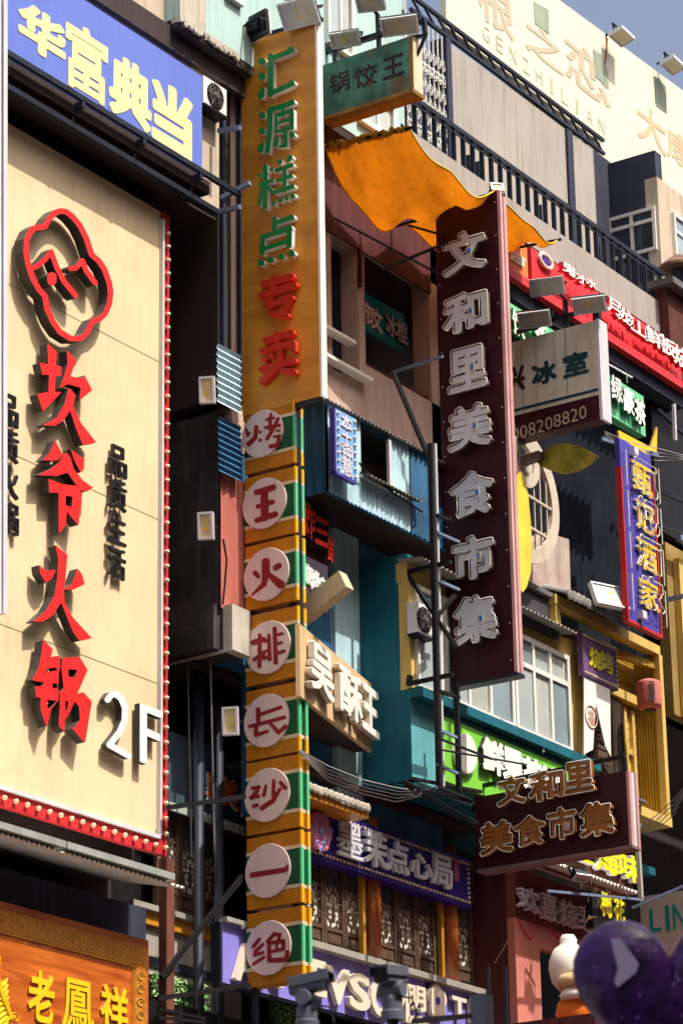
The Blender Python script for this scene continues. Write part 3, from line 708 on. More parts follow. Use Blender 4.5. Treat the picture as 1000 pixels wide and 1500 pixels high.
for u0, v0, u1, v1 in ((345, 200, 352, 255),):
    pass
m = MB()
for z in (A1[2]+.38, A1[2]+.02, ): m.box(A0[0]-.5, A1[0]+.08-(.35 if z > A1[2]+.1 else 0), YW-.14, YW-.01, z, z+.04)
mb_.part('sill_rail', m, white_frame)
m = MB(); m.box(xs[3]+.02, xs[4]-.02, YW+.05, YW+.1, B1[2]+.002, B1[2]+.08); m.bar(P(527, 420, 1, YW-.02), P(527, 340, 1, YW-.02), .05); mb_.part('opening_trim', m, maroonwall)
# inner wall of the balcony opening
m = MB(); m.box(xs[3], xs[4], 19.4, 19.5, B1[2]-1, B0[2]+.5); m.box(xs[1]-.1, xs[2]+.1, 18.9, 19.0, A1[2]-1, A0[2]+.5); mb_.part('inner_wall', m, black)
a, b = P(607, 395, 1, 18.7), P(636, 460, 1, 18.7); m = MB(); m.box(a[0], b[0], 18.7, 18.75, b[2], a[2]); mb_.part('inner_panel', m, pink)

ice = T('ice_lolly_sign', 'teal sign with white characters in the dark balcony opening', 'sign', P(560, 500, 1, 18.6))
a, b = P(527, 452, 1, 18.6), P(592, 500, 1, 18.6)
m = MB(); m.box(a[0], b[0], 18.6, 18.66, Z_(560, 497, 18.6), Z_(560, 443, 18.6)); ice.part('board', m, M('bright_teal_sheet', (.02, .30, .34), .4, .1, 3))
row(ice, '市文', 1, 18.6, (535, 460), (548, 470), .26, .30, depth=.03, off=.01, fat=.03, mats=[white_face, pinkedge])
row(ice, '冰棍', 1, 18.6, (569, 478), (585, 488), .26, .30, depth=.03, off=.01, fat=.02, mats=[lav_white, dark_side])

# tin sheets right of the recess, left of the orange sign (horizontal ribs)
def hsheet(name, label, TL, BR, y, mat, pitch=.07, tilt=0.):
    a, b = P(*TL, 1, y), P(*BR, 1, y); z0, z1 = b[2], a[2]
    m = MB(); m.corr((a[0], y, z0), (0, 0, z1-z0), (b[0]-a[0], tilt, 0), (0, -1, 0), pitch, .018); return mb_.part(name, m, mat)
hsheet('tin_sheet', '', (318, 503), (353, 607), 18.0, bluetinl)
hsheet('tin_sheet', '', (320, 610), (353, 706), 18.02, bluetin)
a, b = P(322, 690, 1, 18.1), P(352, 902, 1, 18.1); m = MB(); m.corr((a[0], 18.1, b[2]), (b[0]-a[0]+.2, 0, 0), (0, 0, a[2]-b[2]), (0, -1, 0), .12, .015); mb_.part('red_boarding', m, pinkred)
xd_ = X_(353, 66, 18.08)
# black side box and concrete ledge
xk = X_(320, 600, 18.12)
m = MB(); m.box(xk, xk+.12, 18.12, 20.2, P(320, 885, 1, 18.12)[2], P(320, 602, 1, 18.12)[2]); mb_.part('black_side_wall', m, blacksoot)
a, b = P(340, 884, 1, 17.98), P(357, 953, 1, 17.98)
zl0 = Z_(340, 951, 17.98)
m = MB(); m.box(a[0], xd_-.02, 17.98, 18.1, zl0, a[2]); mb_.part('ledge', m, concrete)
m = MB(); m.box(a[0], xd_-.02, 18.105, 20.2, zl0, a[2]-.02); mb_.part('ledge_side', m, blacksoot)
m = MB(); m.box(a[0]-.12, a[0]-.002, 18.14, 20.2, zl0+.02, P(320, 885, 1, 18.12)[2]-.002); mb_.part('black_lower_wall', m, blacksoot)
m = MB(); m.box(a[0]+.0, 27.7, 18.47, 20.1, zl0-.06, zl0-.003); mb_.part('box_underside', m, darkwall)
m = MB(); m.bar(P(340, 951, 1, 17.99), P(246, 974, 0, a[0]), .03); mb_.part('ledge_lip', m, concrete)
m = MB(); m.tube([P(327, 790, 1, 18.0), P(332, 820, 1, 18.0), P(329, 860, 1, 18.0), P(326, 885, 1, 18.0)], .012, 5); mb_.part('cable', m, black)
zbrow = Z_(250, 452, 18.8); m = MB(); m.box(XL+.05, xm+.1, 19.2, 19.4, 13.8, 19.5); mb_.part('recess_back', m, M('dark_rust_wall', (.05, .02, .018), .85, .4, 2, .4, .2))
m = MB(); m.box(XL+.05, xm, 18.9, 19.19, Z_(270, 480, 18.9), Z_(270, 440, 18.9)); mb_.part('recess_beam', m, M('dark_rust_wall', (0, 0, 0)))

for u, v, y, lab in ((303, 571, 18.0, 'upper of two small white floodlights beside the black side wall'), (301, 770, 18.0, 'lower of two small white floodlights on the black side wall'), (337, 1056, 17.9, 'small white floodlight under the concrete ledge, beside the 长 disc')):
    p = P(u, v, 1, y); floodlight(lab, p, (.17, .30), (-.92, -.42, -.12), arm=p+np.array([.25, .1, -.05]), lens=M('warm_led_glass', (.62, .50, .30), .15, .2, 9))

# steel pipes in front of the recess
for u, lab in ((291, 'left of the two thick blue grey steel pipes rising below the ledge'), (320, 'right of the two thick blue grey steel pipes rising below the ledge')):
    p = P(u, 1300, 1, 18.62); m = MB(); m.tube([(p[0], 18.62, 0), (p[0], 18.62, zl0+.01)], .056, 14)
    solo('steel_pipe', lab, 'pipe', m, M('blue_grey_pipe', (.022, .027, .042), .5, .15, 4, .15), loc=(p[0], 18.62, 0), group='steel pipes by the recess', smooth=True)
m = MB(); m.bar(P(236, 1432, 1, 18.2), P(356, 1283, 1, 18.1), .05); solo('diagonal_brace', 'dark diagonal steel brace crossing the two pipes', 'brace', m, black)
for q0, q1, lab in (((230, 1463), (364, 1443), 'lower dark support arm reaching to the foot of the disc sign'), ((246, 1183), (358, 1167), 'upper dark support arm behind the two pipes')):
    p = P(*q1, 1, 17.95); m = MB(); m.bar(p, P(*q0, 1, 18.05), .05); solo('support_arm', lab, 'arm', m, black, group='support arms of the disc sign')

for k, (x, r_) in enumerate(((XL+.25, .02), (XL+.42, .014), (XL+.62, .03), (XL+.80, .012))):
    m = MB(); m.tube([(x, 19.15, 0), (x+.02*k, 19.15, 12.0), (x-.03, 19.15, 19)], r_, 6); mb_.part('conduit', m, (slate, black, M('grey_conduit', (.10, .10, .11), .5), black)[k])
for k in range(9):
    x0_, z0_ = XL+.1+random.random()*.2, 9.5+k*.95; x1_ = xm-.02; m = MB(); m.tube([(x0_, 19.05, z0_), ((x0_+x1_)/2, 19.0, z0_-random.uniform(.05, .3)), (x1_, 19.05, z0_+random.uniform(-.2, .3))], .008, 5); mb_.part('loose_cable', m, black)
for z in (10.4, 12.3, 14.9): m = MB(); m.box(XL+.35, XL+.62, 18.98, 19.14, z, z+.36); mb_.part('meter_box', m, M('dull_meter_box', (.16, .15, .14), .6, .2, 6, .4))
for k in range(5):
    y_ = 18.25+k*.3; m = MB(); m.tube([(xm-.015, y_, 9), (xm-.015, y_+.05, 11.1)], .012, 5); mb_.part('conduit', m, slate)
# ---- upper storey in pale turquoise
YU = 17.9
zu = Z_(485, 176, YU); xu1 = X_(592, 160, YU)
us = T('upper_storey', 'pale turquoise upper storey with white windows behind the orange sign', 'building', (23, YU, zu))
m = MB(); m.box(X_(262, 10, YU), xu1, YU, 22, zu+.012, 24); us.part('wall', m, tealpale)
m = MB(); m.box(X_(262, 10, YU), X_(300, 40, YU), YU-.02, YU-.002, zu+.02, 24); us.part('bare_plaster', m, concrete)
m = MB(); m.box(X_(262, 10, YU)+.01, xu1-.01, YU+.01, 21, zu-.1, zu); us.part('soffit', m, darkwall)
def px_window(t, TL, BR, y, cols, rows=1, fr=.05, gmat=None):
    a, b = P(*TL, 1, y), P(*BR, 1, y); return window(t, float(a[0]), float(b[0]), float(b[2]), float(a[2]), y-.003, cols, rows, fr, .06, None, gmat)
px_window(us, (328, -60), (352, 12), YU, 2); px_window(us, (392, -90), (452, 14), YU, 3)
px_window(us, (474, -40), (514, 90), YU, 2); px_window(us, (521, 120), (576, 214), YU, 2, 1, .07)
m = MB()
for i in range(90):   # crumbled lower edge of the bare plaster
    u = 262+i*.95; p = P(u, 0, 1, YU); s_ = random.uniform(.02, .05); m.box(p[0], p[0]+s_, YU-.022-random.uniform(0, .012), YU+.1, zu-random.uniform(.0, .07), zu+.03)
us.part('broken_edge', m, concrete, stuff=True)

# dark strip painted for the shade between pawn sign wall and upper storey
m = MB(); m.box(18, xm+.6, 18.02, 18.09, Z_(290, 112, 18.05)+.1, zu-.05); lb.part('painted_shade_strip', m, darkwall)

# ================================================================ ORANGE VERTICAL SIGN
xo = X_(353, 66, 18.08)
yo1 = float(P(463, 300, 0, xo)[1]); yo2 = float(P(473, 300, 0, xo)[1])
yL = 18.08
zo1 = float(P(353, 67, 0, xo)[2]); zo0 = float(P(352, 611, 0, xo)[2])
og = T('pastry_sign', 'tall orange sign with green 汇源糕点 and red 专卖 characters', 'sign', (xo, yL, zo0))
m = MB(); m.box(xo, xo+.085, yo1-.02, yL, zo0, zo1); og.part('board', m, orange_ply)
m = MB(); m.box(xo-.008, xo+.095, yo1-.05, yo1-.021, zo0-.01, zo1+.01); og.part('white_edge', m, whiteside)
GW = [greenface, whiteside]; RW = [redface2, M('bright_red_side', (.75, .06, .03), .4, .08, 2)]
k1 = lambda *ss: [crop(5.357, 345, 50, s_) for s_ in ss]; k2 = lambda *ss: [crop(5.357, 345, 300, s_) for s_ in ss]
G = [
 k1([(207,215,30)], [(207,332,30)], [(218,425,12), (200,478,28)], [(275,170,22), (275,470,22)], [(275,195,20), (420,138,20)], [(435,122,27)], [(290,457,20), (425,398,20)], [(440,385,25)]),
 k1([(208,638,28)], [(208,762,28)], [(215,858,12), (195,905,26)], [(268,595,20), (420,548,20)], [(440,535,26)], [(270,600,22), (268,760,22), (250,915,20)], [(318,640,13), (440,602,13)], [(318,640,13), (318,768,13)], [(440,602,18), (440,735,18)], [(318,702,11), (440,668,11)], [(318,766,13), (440,735,13)], [(372,590,12), (372,640,12)], [(388,745,18), (390,872,20)], [(325,815,18), (312,868,22)], [(442,792,24)], [(345,882,10), (390,875,10)]),
 k1([(232,1040,20), (232,1358,20)], [(190,1105,18)], [(282,1062,17)], [(190,1182,16), (285,1150,16)], [(213,1200,16), (185,1335,15)], [(250,1195,14), (290,1235,14)], [(345,1000,22)], [(428,968,22), (415,985,18)], [(320,1070,15), (440,1028,17)], [(328,1150,13), (435,1112,17)], [(305,1243,15), (445,1195,19)], [(385,1050,14), (385,1230,14)], [(303,1320,16), (300,1335,14)], [(352,1300,20)], [(400,1287,19)], [(446,1268,22)]),
 k2([(305,110,21), (305,215,21)], [(325,140,19), (430,102,19)], [(437,98,24)], [(212,250,20), (210,378,20)], [(212,252,20), (425,187,22)], [(422,180,22), (418,318,22)], [(225,342,18), (410,285,18)], [(200,455,28)], [(275,430,26)], [(357,405,26)], [(438,382,27)])]
Rr = [
 k2([(212,622,25), (430,560,26)], [(200,712,25), (455,628,25)], [(303,560,20), (275,700,22), (240,800,24)], [(240,800,18), (425,718,22)], [(430,725,20), (370,830,20)], [(275,850,20), (395,868,22)]),
 k2([(232,1065,25), (430,1003,26)], [(322,1008,20), (322,1100,20)], [(203,1147,24), (445,1082,22)], [(450,1090,22), (450,1140,20)], [(228,1212,22)], [(280,1182,20)], [(200,1290,24), (450,1222,24)], [(345,1150,20), (335,1260,22), (205,1385,25)], [(365,1300,22), (450,1310,24)])]
for s_ in G: traced(og, 0, xo, stroke_loops(s_, n=110), .075, .0, GW)
for s_ in Rr: traced(og, 0, xo, stroke_loops(s_, n=110), .075, .0, RW)
m = MB(); m.box(xo+.01, xo+.08, yo1, yL, zo0-.06, zo0-.003); og.part('lower_frame', m, dkblue)

# ================================================================ DISC SIGN (eight panels)
xd = xo+.005
dl = T('skewer_sign', 'tall stack of eight orange and green striped panels with pink discs', 'sign', (xd, 18.05, 7.6))
TOPS = [598, 690, 790, 891, 1010, 1108, 1219, 1328]      # left edge tops
BOTS = [697, 794, 894, 995, 1111, 1221, 1332, 1446]
TOPS = [(351, 606), (352, 703), (354, 803), (355, 905), (355, 1015), (356, 1120), (357, 1230), (359, 1340)]
BOTS = [(352, 697), (353, 798), (355, 896), (355, 1007), (356, 1116), (357, 1225), (359, 1334), (361, 1447)]
yd0 = 18.06; yd1 = float(P(429, 650, 0, xd)[1]); yd1b = float(P(441, 1400, 0, xd)[1])
DISC = [(386, 636, 30, 38), (389, 738, 32, 38), (392, 842, 33, 39), (394, 949, 33, 39), (392, 1056, 33, 40), (393, 1165, 33, 40), (394, 1276, 33, 41), (395, 1389, 33, 41)]
q1_ = lambda *ss: [crop(6.25, 345, 580, s_) for s_ in ss]; q2_ = lambda *ss: [crop(4.69, 345, 800, s_) for s_ in ss]; q3_ = lambda *ss: [crop(4.166, 345, 1090, s_) for s_ in ss]
DS = [
 q1_([(98,300,9), (108,350,12)], [(130,335,9), (112,368,8)], [(190,285,20), (180,380,20), (120,440,22)], [(225,330,15)], [(225,405,17)], [(322,165,14), (310,300,17)], [(285,215,13), (350,200,13)], [(270,290,13), (400,268,16)], [(390,205,15), (350,290,17), (288,392,16)], [(378,320,12), (402,316,10)], [(350,372,11), (410,362,12)], [(395,380,17), (385,450,20), (318,462,18)]),
 q1_([(192,882,26), (345,836,28)], [(262,870,36), (268,1110,36)], [(202,1012,20), (335,968,22)], [(195,1138,24), (362,1082,28)]),
 q2_([(207,108,28), (207,190,28)], [(207,180,24), (195,260,18), (112,335,6)], [(228,195,16), (308,262,30)], [(135,185,18), (155,208,14)], [(275,148,20), (298,133,20)]),
 q2_([(165,610,13), (163,825,14)], [(122,662,20), (192,640,18)], [(128,778,14), (192,742,14)], [(228,612,12), (234,778,14)], [(188,728,10), (235,712,10)], [(192,772,12), (235,755,12)], [(205,655,11), (230,645,11)], [(268,565,14), (275,798,16)], [(272,612,10), (322,600,10)], [(275,674,10), (315,662,10)], [(275,740,12), (332,720,12)]),
 q2_([(155,1122,16), (155,1222,14)], [(150,1162,12), (310,1106,12)], [(98,1238,12), (335,1176,13)], [(142,1230,14), (138,1290,15)], [(140,1298,13), (218,1272,11)], [(235,1215,12), (295,1280,14), (342,1238,14)]),
 q3_([(102,268,10), (142,262,12)], [(135,280,12), (98,328,13)], [(92,326,11), (138,318,12)], [(110,378,12), (130,372,12)], [(185,255,9), (172,310,12)], [(232,222,10), (230,320,12)], [(275,235,12), (300,266,14)], [(270,275,11), (228,345,14), (160,390,15)]),
 q3_([(102,798,17), (305,766,15)], [(314,745,10), (312,760,10)]),
 q3_([(145,1190,11), (108,1235,12)], [(165,1222,10), (118,1268,12)], [(115,1288,11), (166,1272,10)], [(108,1342,10), (170,1302,11)], [(238,1156,12), (195,1202,11)], [(240,1162,11), (270,1160,10), (262,1192,11)], [(205,1215,11), (292,1200,12), (292,1250,12), (205,1268,10)], [(250,1210,8), (250,1252,8)], [(203,1215,12), (205,1318,14)], [(205,1320,14), (308,1315,15), (316,1270,14)])]
for i, (tp, bt) in enumerate(zip(TOPS, BOTS)):
    z1, z0 = float(P(*tp, 0, xd)[2]), float(P(*bt, 0, xd)[2]); ye = yd1+(yd1b-yd1)*i/7; H = z1-z0
    m = MB(); m.box(xd, xd+.17, ye, yd0, z0, z1); pn = dl.part('panel', m, orangep)
    m = MB(); m.box(xd-.004, xd+.172, ye-.003, yd0+.003, z0+H*.215, z1-H*.215); dl.part('green_band', m, darkgreen, pn)
    m = MB()
    for a_ in (.205, .75): m.box(xd-.006, xd+.174, ye-.005, yd0+.005, z0+H*a_, z0+H*(a_+.05))
    dl.part('cream_stripe', m, creamline, pn)
    # lit strip edges facing the street
    for dx in (.0, .125):
        m = MB(); m.box(xd-.01+dx, xd+.035+dx, ye-.03, ye-.006, z0, z0+H*.2); m.box(xd-.01+dx, xd+.035+dx, ye-.03, ye-.006, z1-H*.2, z1); dl.part('amber_edge', m, amber, pn)
        m = MB(); m.box(xd-.01+dx, xd+.035+dx, ye-.03, ye-.006, z0+H*.255, z1-H*.25); dl.part('mint_edge', m, mintstrip, pn)
        m = MB(); m.box(xd-.01+dx, xd+.035+dx, ye-.029, ye-.006, z0+H*.202, z0+H*.253); m.box(xd-.01+dx, xd+.035+dx, ye-.029, ye-.006, z1-H*.248, z1-H*.202); dl.part('cream_edge', m, creamline, pn)
    cu, cv, ru, rv = DISC[i]; p = P(cu, cv, 0, xd)
    p, w, h = rect_for(0, xd, (cu-ru, cv-rv, cu+ru, cv+rv)); w = w/2; h = w*1.0
    m = MB(); m.lathe([(w, 0), (w, .018), (w*.985, .022)], p-np.array([.008, 0, 0]), (-1, 0, 0), 40); d_ = dl.part('disc', m, pinkdisc)
    xf = xd-.031
    traced(dl, 0, xf, stroke_loops(DS[i], n=80), .003, .0, [brushred, brushred], 'letter', d_)
m = MB(); m.box(xd+.05, xd+.12, yd0-.06, yd0-.01, 7.0, 14.2); m.box(xd+.05, xd+.11, yd1+.05, yd1+.11, 7.58, 14.2); m.box(xd+.045, xd+.115, yd1-.02, yd1-.005, 7.62, 14.1); dl.part('frame', m, dkblue)

# ================================================================ BLUE TIN BAY
xb = X_(480, 720, 17.5); zb_0 = Z_(480, 720, 17.5); zb_1 = Z_(480, 592, 17.5); xb2 = 29.4
xw0, xw1 = X_(527, 660, 17.5), X_(568, 680, 17.5); zw1, zw0 = Z_(527, 624, 17.5), Z_(568, 717, 17.5)
by = T('tin_bay', 'blue corrugated tin bay window with a dark opening, under the pink wall', 'bay', (xb, 17.5, zb_0))
N = (0, -1, 0)
def vs(name, x0, x1, z0, z1, y, mat, pitch=.085, amp=.014, t=by):
    m = MB(); m.corr((x0, y, z0), (x1-x0, 0, 0), (0, 0, z1-z0), N, pitch, amp); return t.part(name, m, mat)
xq = [xb, xw0, xw1, X_(598, 700, 17.5), X_(640, 730, 17.5), xb2]
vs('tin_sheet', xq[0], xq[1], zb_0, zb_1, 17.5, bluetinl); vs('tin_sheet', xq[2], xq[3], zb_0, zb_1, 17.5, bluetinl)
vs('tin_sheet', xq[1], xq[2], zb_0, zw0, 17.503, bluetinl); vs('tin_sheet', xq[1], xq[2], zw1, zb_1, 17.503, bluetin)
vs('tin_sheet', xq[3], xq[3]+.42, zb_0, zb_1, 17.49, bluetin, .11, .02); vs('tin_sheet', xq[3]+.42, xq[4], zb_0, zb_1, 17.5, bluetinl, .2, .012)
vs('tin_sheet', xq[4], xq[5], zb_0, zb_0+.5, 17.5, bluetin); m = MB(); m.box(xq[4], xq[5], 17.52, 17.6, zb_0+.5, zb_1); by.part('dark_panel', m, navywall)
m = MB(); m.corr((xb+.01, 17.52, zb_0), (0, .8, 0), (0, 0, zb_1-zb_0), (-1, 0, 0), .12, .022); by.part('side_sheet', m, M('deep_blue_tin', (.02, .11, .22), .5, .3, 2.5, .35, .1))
m = MB(); m.box(xb+.03, xb2, 17.53, 18.19, zb_0+.02, zb_0+.06); by.part('floor', m, darkwall)
m = MB(); m.box(xw0, xw1, 17.9, 18.0, zw0-.2, zw1+.2); by.part('opening_back', m, darkwall)
m = MB(); m.box(xw1-.03, xw1+.02, 17.46, 17.5, zw0, zw1); m.box(xw0-.02, xw1+.02, 17.46, 17.5, zw0-.03, zw0); by.part('opening_frame', m, coldwhite)
def saw_edge(name, x0, x1, y, z, mat, pitch=.075, dep=.12, t=by, amp=.016, rise=.06):
    m = MB(); m.corr((x0, y, z), (x1-x0, 0, 0), (0, dep, rise), (0, 0, 1), pitch, amp)
    m.corr((x0, y, z-.008), (x1-x0, 0, 0), (0, dep, rise), (0, 0, 1), pitch, amp); return t.part(name, m, mat)
saw_edge('roof_sheet', xb-.06, xb2, 17.43, zb_1+.01, M('grey_tin_roof', (.20, .20, .20), .6, .2, 4, .2), dep=.78, rise=.10)
saw_edge('bottom_edge', xb, xb2, 17.48, zb_0-.01, bluetin, dep=.06, rise=.01)
saw_edge('sill_sheet', xw0-.02, xw1+.5, 17.36, zw0-.03, M('mossy_tin', (.12, .11, .07), .7, .3, 6), dep=.14)
# bulb sign on the bay
bs = T('small_bulb_sign', 'small pale blue bulb sign with faint white characters on the tin bay', 'sign', P(506, 660, 1, 17.4))
a, b = P(491, 598, 1, 17.36), P(523, 716, 1, 17.36); zz1, zz0 = a[2], Z_(491, 690, 17.36)
m = MB(); m.box(a[0], b[0], 17.36, 17.42, zz0, zz1); bs.part('board', m, [M('sky_blue_sheet', (.22, .40, .72), .4, .12, 4, .1)])
m = MB(); m.box(a[0]-.03, a[0]-.001, 17.355, 17.42, zz0-.02, zz1); m.box(a[0]-.03, b[0], 17.355, 17.42, zz0-.03, zz0-.001); bs.part('side_panel', m, indigo)
H = zz1-zz0
for i, ch in enumerate('本土钟意'):
    pp = np.array([(a[0]+b[0])/2, 17.36, zz1-H*(.15+.235*i)]); letter(bs, ch, 1, 17.36, pp, .22, .21, depth=.012, fat=.01, mats=[lav_white, lav_white], n=48)
bb_ = mesh_only('bulb', MB().lathe([(.012, 0), (.018, .012), (.012, .028)], (0, 0, 0), (0, -1, 0), 6), bulbm, True)
for i in range(8):
    for x in (a[0]+.04, b[0]-.04): bs.inst('bulb', bb_, (x, 17.36, zz1-H*(.06+.126*i)))
# string lights / tools drooping on the bay are left to the cable
m = MB(); m.tube([P(526, 678, 1, 17.42), P(535, 690, 1, 17.42), P(556, 704, 1, 17.42), P(575, 722, 1, 17.4), P(600, 738, 1, 17.4), P(618, 750, 1, 17.4)], .012, 5)
solo('drooping_cable', 'dark drooping cable across the front of the blue tin bay', 'cable', m, black)

# ================================================================ TEAL BLOCK AND RIGHT BUILDING
zt0 = float(P(600, 1142, 0, XR)[2]); zt1 = float(P(595, 822, 1, YR)[2])
xr1 = X_(852, 1000, YR)                    # right end of the window front
rb = T('corner_building', 'teal and yellow building with a white window band behind the long maroon sign', 'building', (XR, YR, zt0))
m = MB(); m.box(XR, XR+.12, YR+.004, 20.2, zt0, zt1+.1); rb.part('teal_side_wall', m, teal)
# lit strip of teal boarding between the bay and the block
m = MB(); m.box(X_(490, 930, YW-.05), XR-.002, YW-.06, YW+.3, 9.9, Z_(500, 700, YW)); rb.part('teal_front_strip', m, bluetinl)
w0, w1 = P(606, 850, 1, YR), P(643, 1010, 1, YR)
zwb = Z_(680, 1040, YR); zwt = Z_(760, 928, YR)
zlm = Z_(745, 1052, YR)
m = MB(); m.box(XR-.005, xr1, YR-.001, YR+.15, zwt+.004, zt1); rb.part('yellow_fascia', m, yellowp)
m = MB(); m.box(XR-.006, XR+.09, YR-.012, YR+.12, zwb-.02, zwt+.003); m.box(xr1-.38, xr1, YR, YR+.12, zwb-.3, zwt-.003); rb.part('yellow_post', m, yellowp)
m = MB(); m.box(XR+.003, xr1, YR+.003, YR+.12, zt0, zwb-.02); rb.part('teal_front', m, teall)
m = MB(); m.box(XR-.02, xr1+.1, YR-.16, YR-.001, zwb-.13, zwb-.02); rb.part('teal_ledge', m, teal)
window(rb, XR+.1, XR+.66, zwb, zwt-.02, YR, 1, 2, .05)
window(rb, XR+.68, XR+2.25, zwb, zwt-.02, YR, 3, 2, .06)
window(rb, XR+2.27, xr1-.4, zwb, zwt-.02, YR, 3, 2, .06)
m = MB(); m.box(XR+.1, xr1-.4, YR+.3, YR+.35, zwb-.1, zwt+.1); rb.part('curtain', m, M('pale_curtain', (.52, .55, .52), .9, .1, 3))
saw_edge('tin_roof_edge', XR-.05, X_(845, 925, YR-.25), YR-.25, zt1-.02, M('pale_tin', (.34, .32, .28), .5, .15, 4, .2), t=rb, dep=.35, rise=.05, amp=.02, pitch=.09)
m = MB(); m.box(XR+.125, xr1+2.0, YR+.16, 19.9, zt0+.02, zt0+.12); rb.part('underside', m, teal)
m = MB()
for i in range(9): m.box(XR-.01, XR+.11, YR+.2+.2*i, YR+.24+.2*i, zt0-.03, zt0+.0)
m.box(XR-.004, XR+.1, YR, 19.9, zt0-.05, zt0-.031); rb.part('teal_trim', m, teal)
ac_unit('air_conditioner', 'white air conditioner in front of the window left of the long maroon sign', (609, 880, 632, 936), YR-.13, .12)

# lime green sign below the windows
lg = T('lime_sign', 'lime green sign with white shapes below the white window band', 'sign', P(740, 1100, 1, YR-.1))
YL2 = YR-.08
a = P(647, 1048, 1, YL2); b = P(835, 1148, 1, YL2); zz0 = Z_(650, 1143, YL2)
m = MB(); m.box(a[0], b[0]+.1, YL2, YL2+.06, zz0, a[2]); lg.part('board', m, limegreen)
p, w, h = rect_for(1, YL2, (660, 1070, 694, 1140)); 
m = MB(); m.lathe([(w*.5, 0), (w*.5, .05), (w*.47, .055)], (p[0], YL2-.005, p[2]), (0, -1, 0), 24, 0, (1, .9)); lg.part('cup_logo', m, white_face)
letter(lg, '茶', 1, YL2-.06, p, w*.5, h*.5, depth=.004, fat=.01, mats=[greenface, greenface])
row(lg, '鲜果茶饮', 1, YL2, (715, 1110), (800, 1150), .5, .42, depth=.05, off=.02, fat=.055, mats=[white_face, dark_side])
for u, v0, v1 in ((735, 1052, 1070), (795, 1082, 1102)):
    m = MB(); m.bar(P(u, v0, 1, YL2-.05), P(u, v1, 1, YL2-.05), .02); lg.part('hanger', m, coldwhite)

# ================================================================ LONG MAROON SIGN
xM = X_(640, 400, 17.47)
yM0, yM1 = 17.47, float(P(728, 300, 0, xM)[1]); yM1b = float(P(753, 985, 0, xM)[1]); yM0b = float(P(661, 1003, 0, xM)[1])
zM1 = float(P(640, 305, 0, xM)[2]); zM0 = float(P(661, 1004, 0, xM)[2])
ms = T('food_market_sign', 'tall dark maroon sign with dead neon tube characters 文和里美食市集', 'sign', (xM, yM0, zM0))
m = MB(); m.box(xM, xM+.14, yM1, yM0, zM0, zM1); ms.part('board', m, maroon)
m = MB(); m.box(xM-.002, xM+.03, yM1-.04, yM1-.001, zM0+.01, zM1); m.box(xM+.08, xM+.142, yM1-.04, yM1-.001, zM0+.01, zM1); ms.part('pink_edge', m, pinkedge)
m = MB(); m.box(xM+.032, xM+.078, yM1-.02, yM1-.002, zM0+.01, zM1); ms.part('white_edge', m, coldwhite)
m = MB(); m.box(xM-.01, xM+.15, yM1-.05, yM0, zM0-.04, zM0-.001); ms.part('bottom_frame', m, dkblue)
NT = (.0065, .022, .02, neon)
BB = [(652, 333, 717, 412), (653, 422, 720, 498), (660, 504, 718, 582), (660, 588, 725, 668), (663, 685, 729, 766), (667, 780, 729, 858), (669, 868, 734, 951)]
for ch, bb in zip('文和里美食市集', BB):
    p, w, h = rect_for(0, xM-.06, bb); o = letter(ms, ch, 0, xM, p, w*.94, h*.96, depth=.06, off=.012, fat=.032, mats=[lav_white, steel_side], tubes=NT, n=90)
    m = MB(); q = p+np.array([-.10, -.07, -.01]); m.box(q[0]+.02, q[0]+.08, q[1]-.03, q[1]+.03, q[2]-.06, q[2]+.07); ms.part('transformer', m, agedwhite, o)
    m = MB(); m.box(q[0]+.012, q[0]+.02, q[1]-.015, q[1]+.02, q[2]-.02, q[2]+.04); ms.part('blue_label', m, M('blue_label', (.03, .16, .50), .4, .05, 3), o)
p = np.array([xM+.1, yM1+.05, zM1+.1]); floodlight('small grey floodlight on the top corner of the long maroon sign', p, (.16, .16), (-.6, -.6, .5))

for z in (zM0+1.9, zM0+3.75): m = MB(); m.box(xM-.002, xM-.0005, yM1, yM0, z, z+.006); ms.part('sheet_joint', m, dkblue)
for k in range(14):
    for y in (yM1+.03, yM0-.04): m = MB(); z = zM0+.15+k*(zM1-zM0-.3)/13; m.box(xM-.006, xM-.0005, y, y+.014, z, z+.014); ms.part('rivet', m, coldwhite)
# scaffold tower left of the maroon sign
st = T('steel_lattice', 'dark steel lattice tower between the tin bay and the long maroon sign', 'steel lattice', P(640, 1150, 1, 17.1))
YT = 17.05
def sb(q0, q1, w=.05, y0=YT, y1=None, name='steel_bar', mat=black):
    m = MB(); a = P(*q0, 1, y0); b = P(*q1, 1, y1 or y0); m.bar(a, b, w); return st.part(name, m, mat)
sb((630, 650), (643, 1152), .055, name='upright'); sb((668, 1000), (672, 1160), .05, YT, name='upright')
sb((637, 650), (649, 1152), .028, YT+.03, name='upright', mat=coldwhite)  # pale bar stands in for the sunlit side of the upright
for v in (780, 850, 1068, 1120): sb((640, v), (672, v+14), .03, name='rung', mat=steelblue)
sb((597, 838), (660, 823), .045, YR, 16.9); sb((597, 1002), (663, 988), .045, YR, 16.9); sb((598, 843), (640, 908), .04, YR, YT); sb((638, 905), (668, 948), .04); sb((638, 905), (666, 872), .04)
sb((640, 1012), (672, 1022), .04); sb((575, 545), (640, 700), .045, 17.4, 17.2); sb((575, 545), (648, 522), .03, 18.1, 17.2, mat=steelblue)
sb((640, 755), (660, 762), .04); sb((600, 990), (598, 1003), .05, YR)
sb((643, 1082), (720, 1112), .022, YT-.1); sb((643, 1098), (770, 1120), .018, YT-.1); sb((601, 1140), (705, 1160), .035, YR, 17.0)

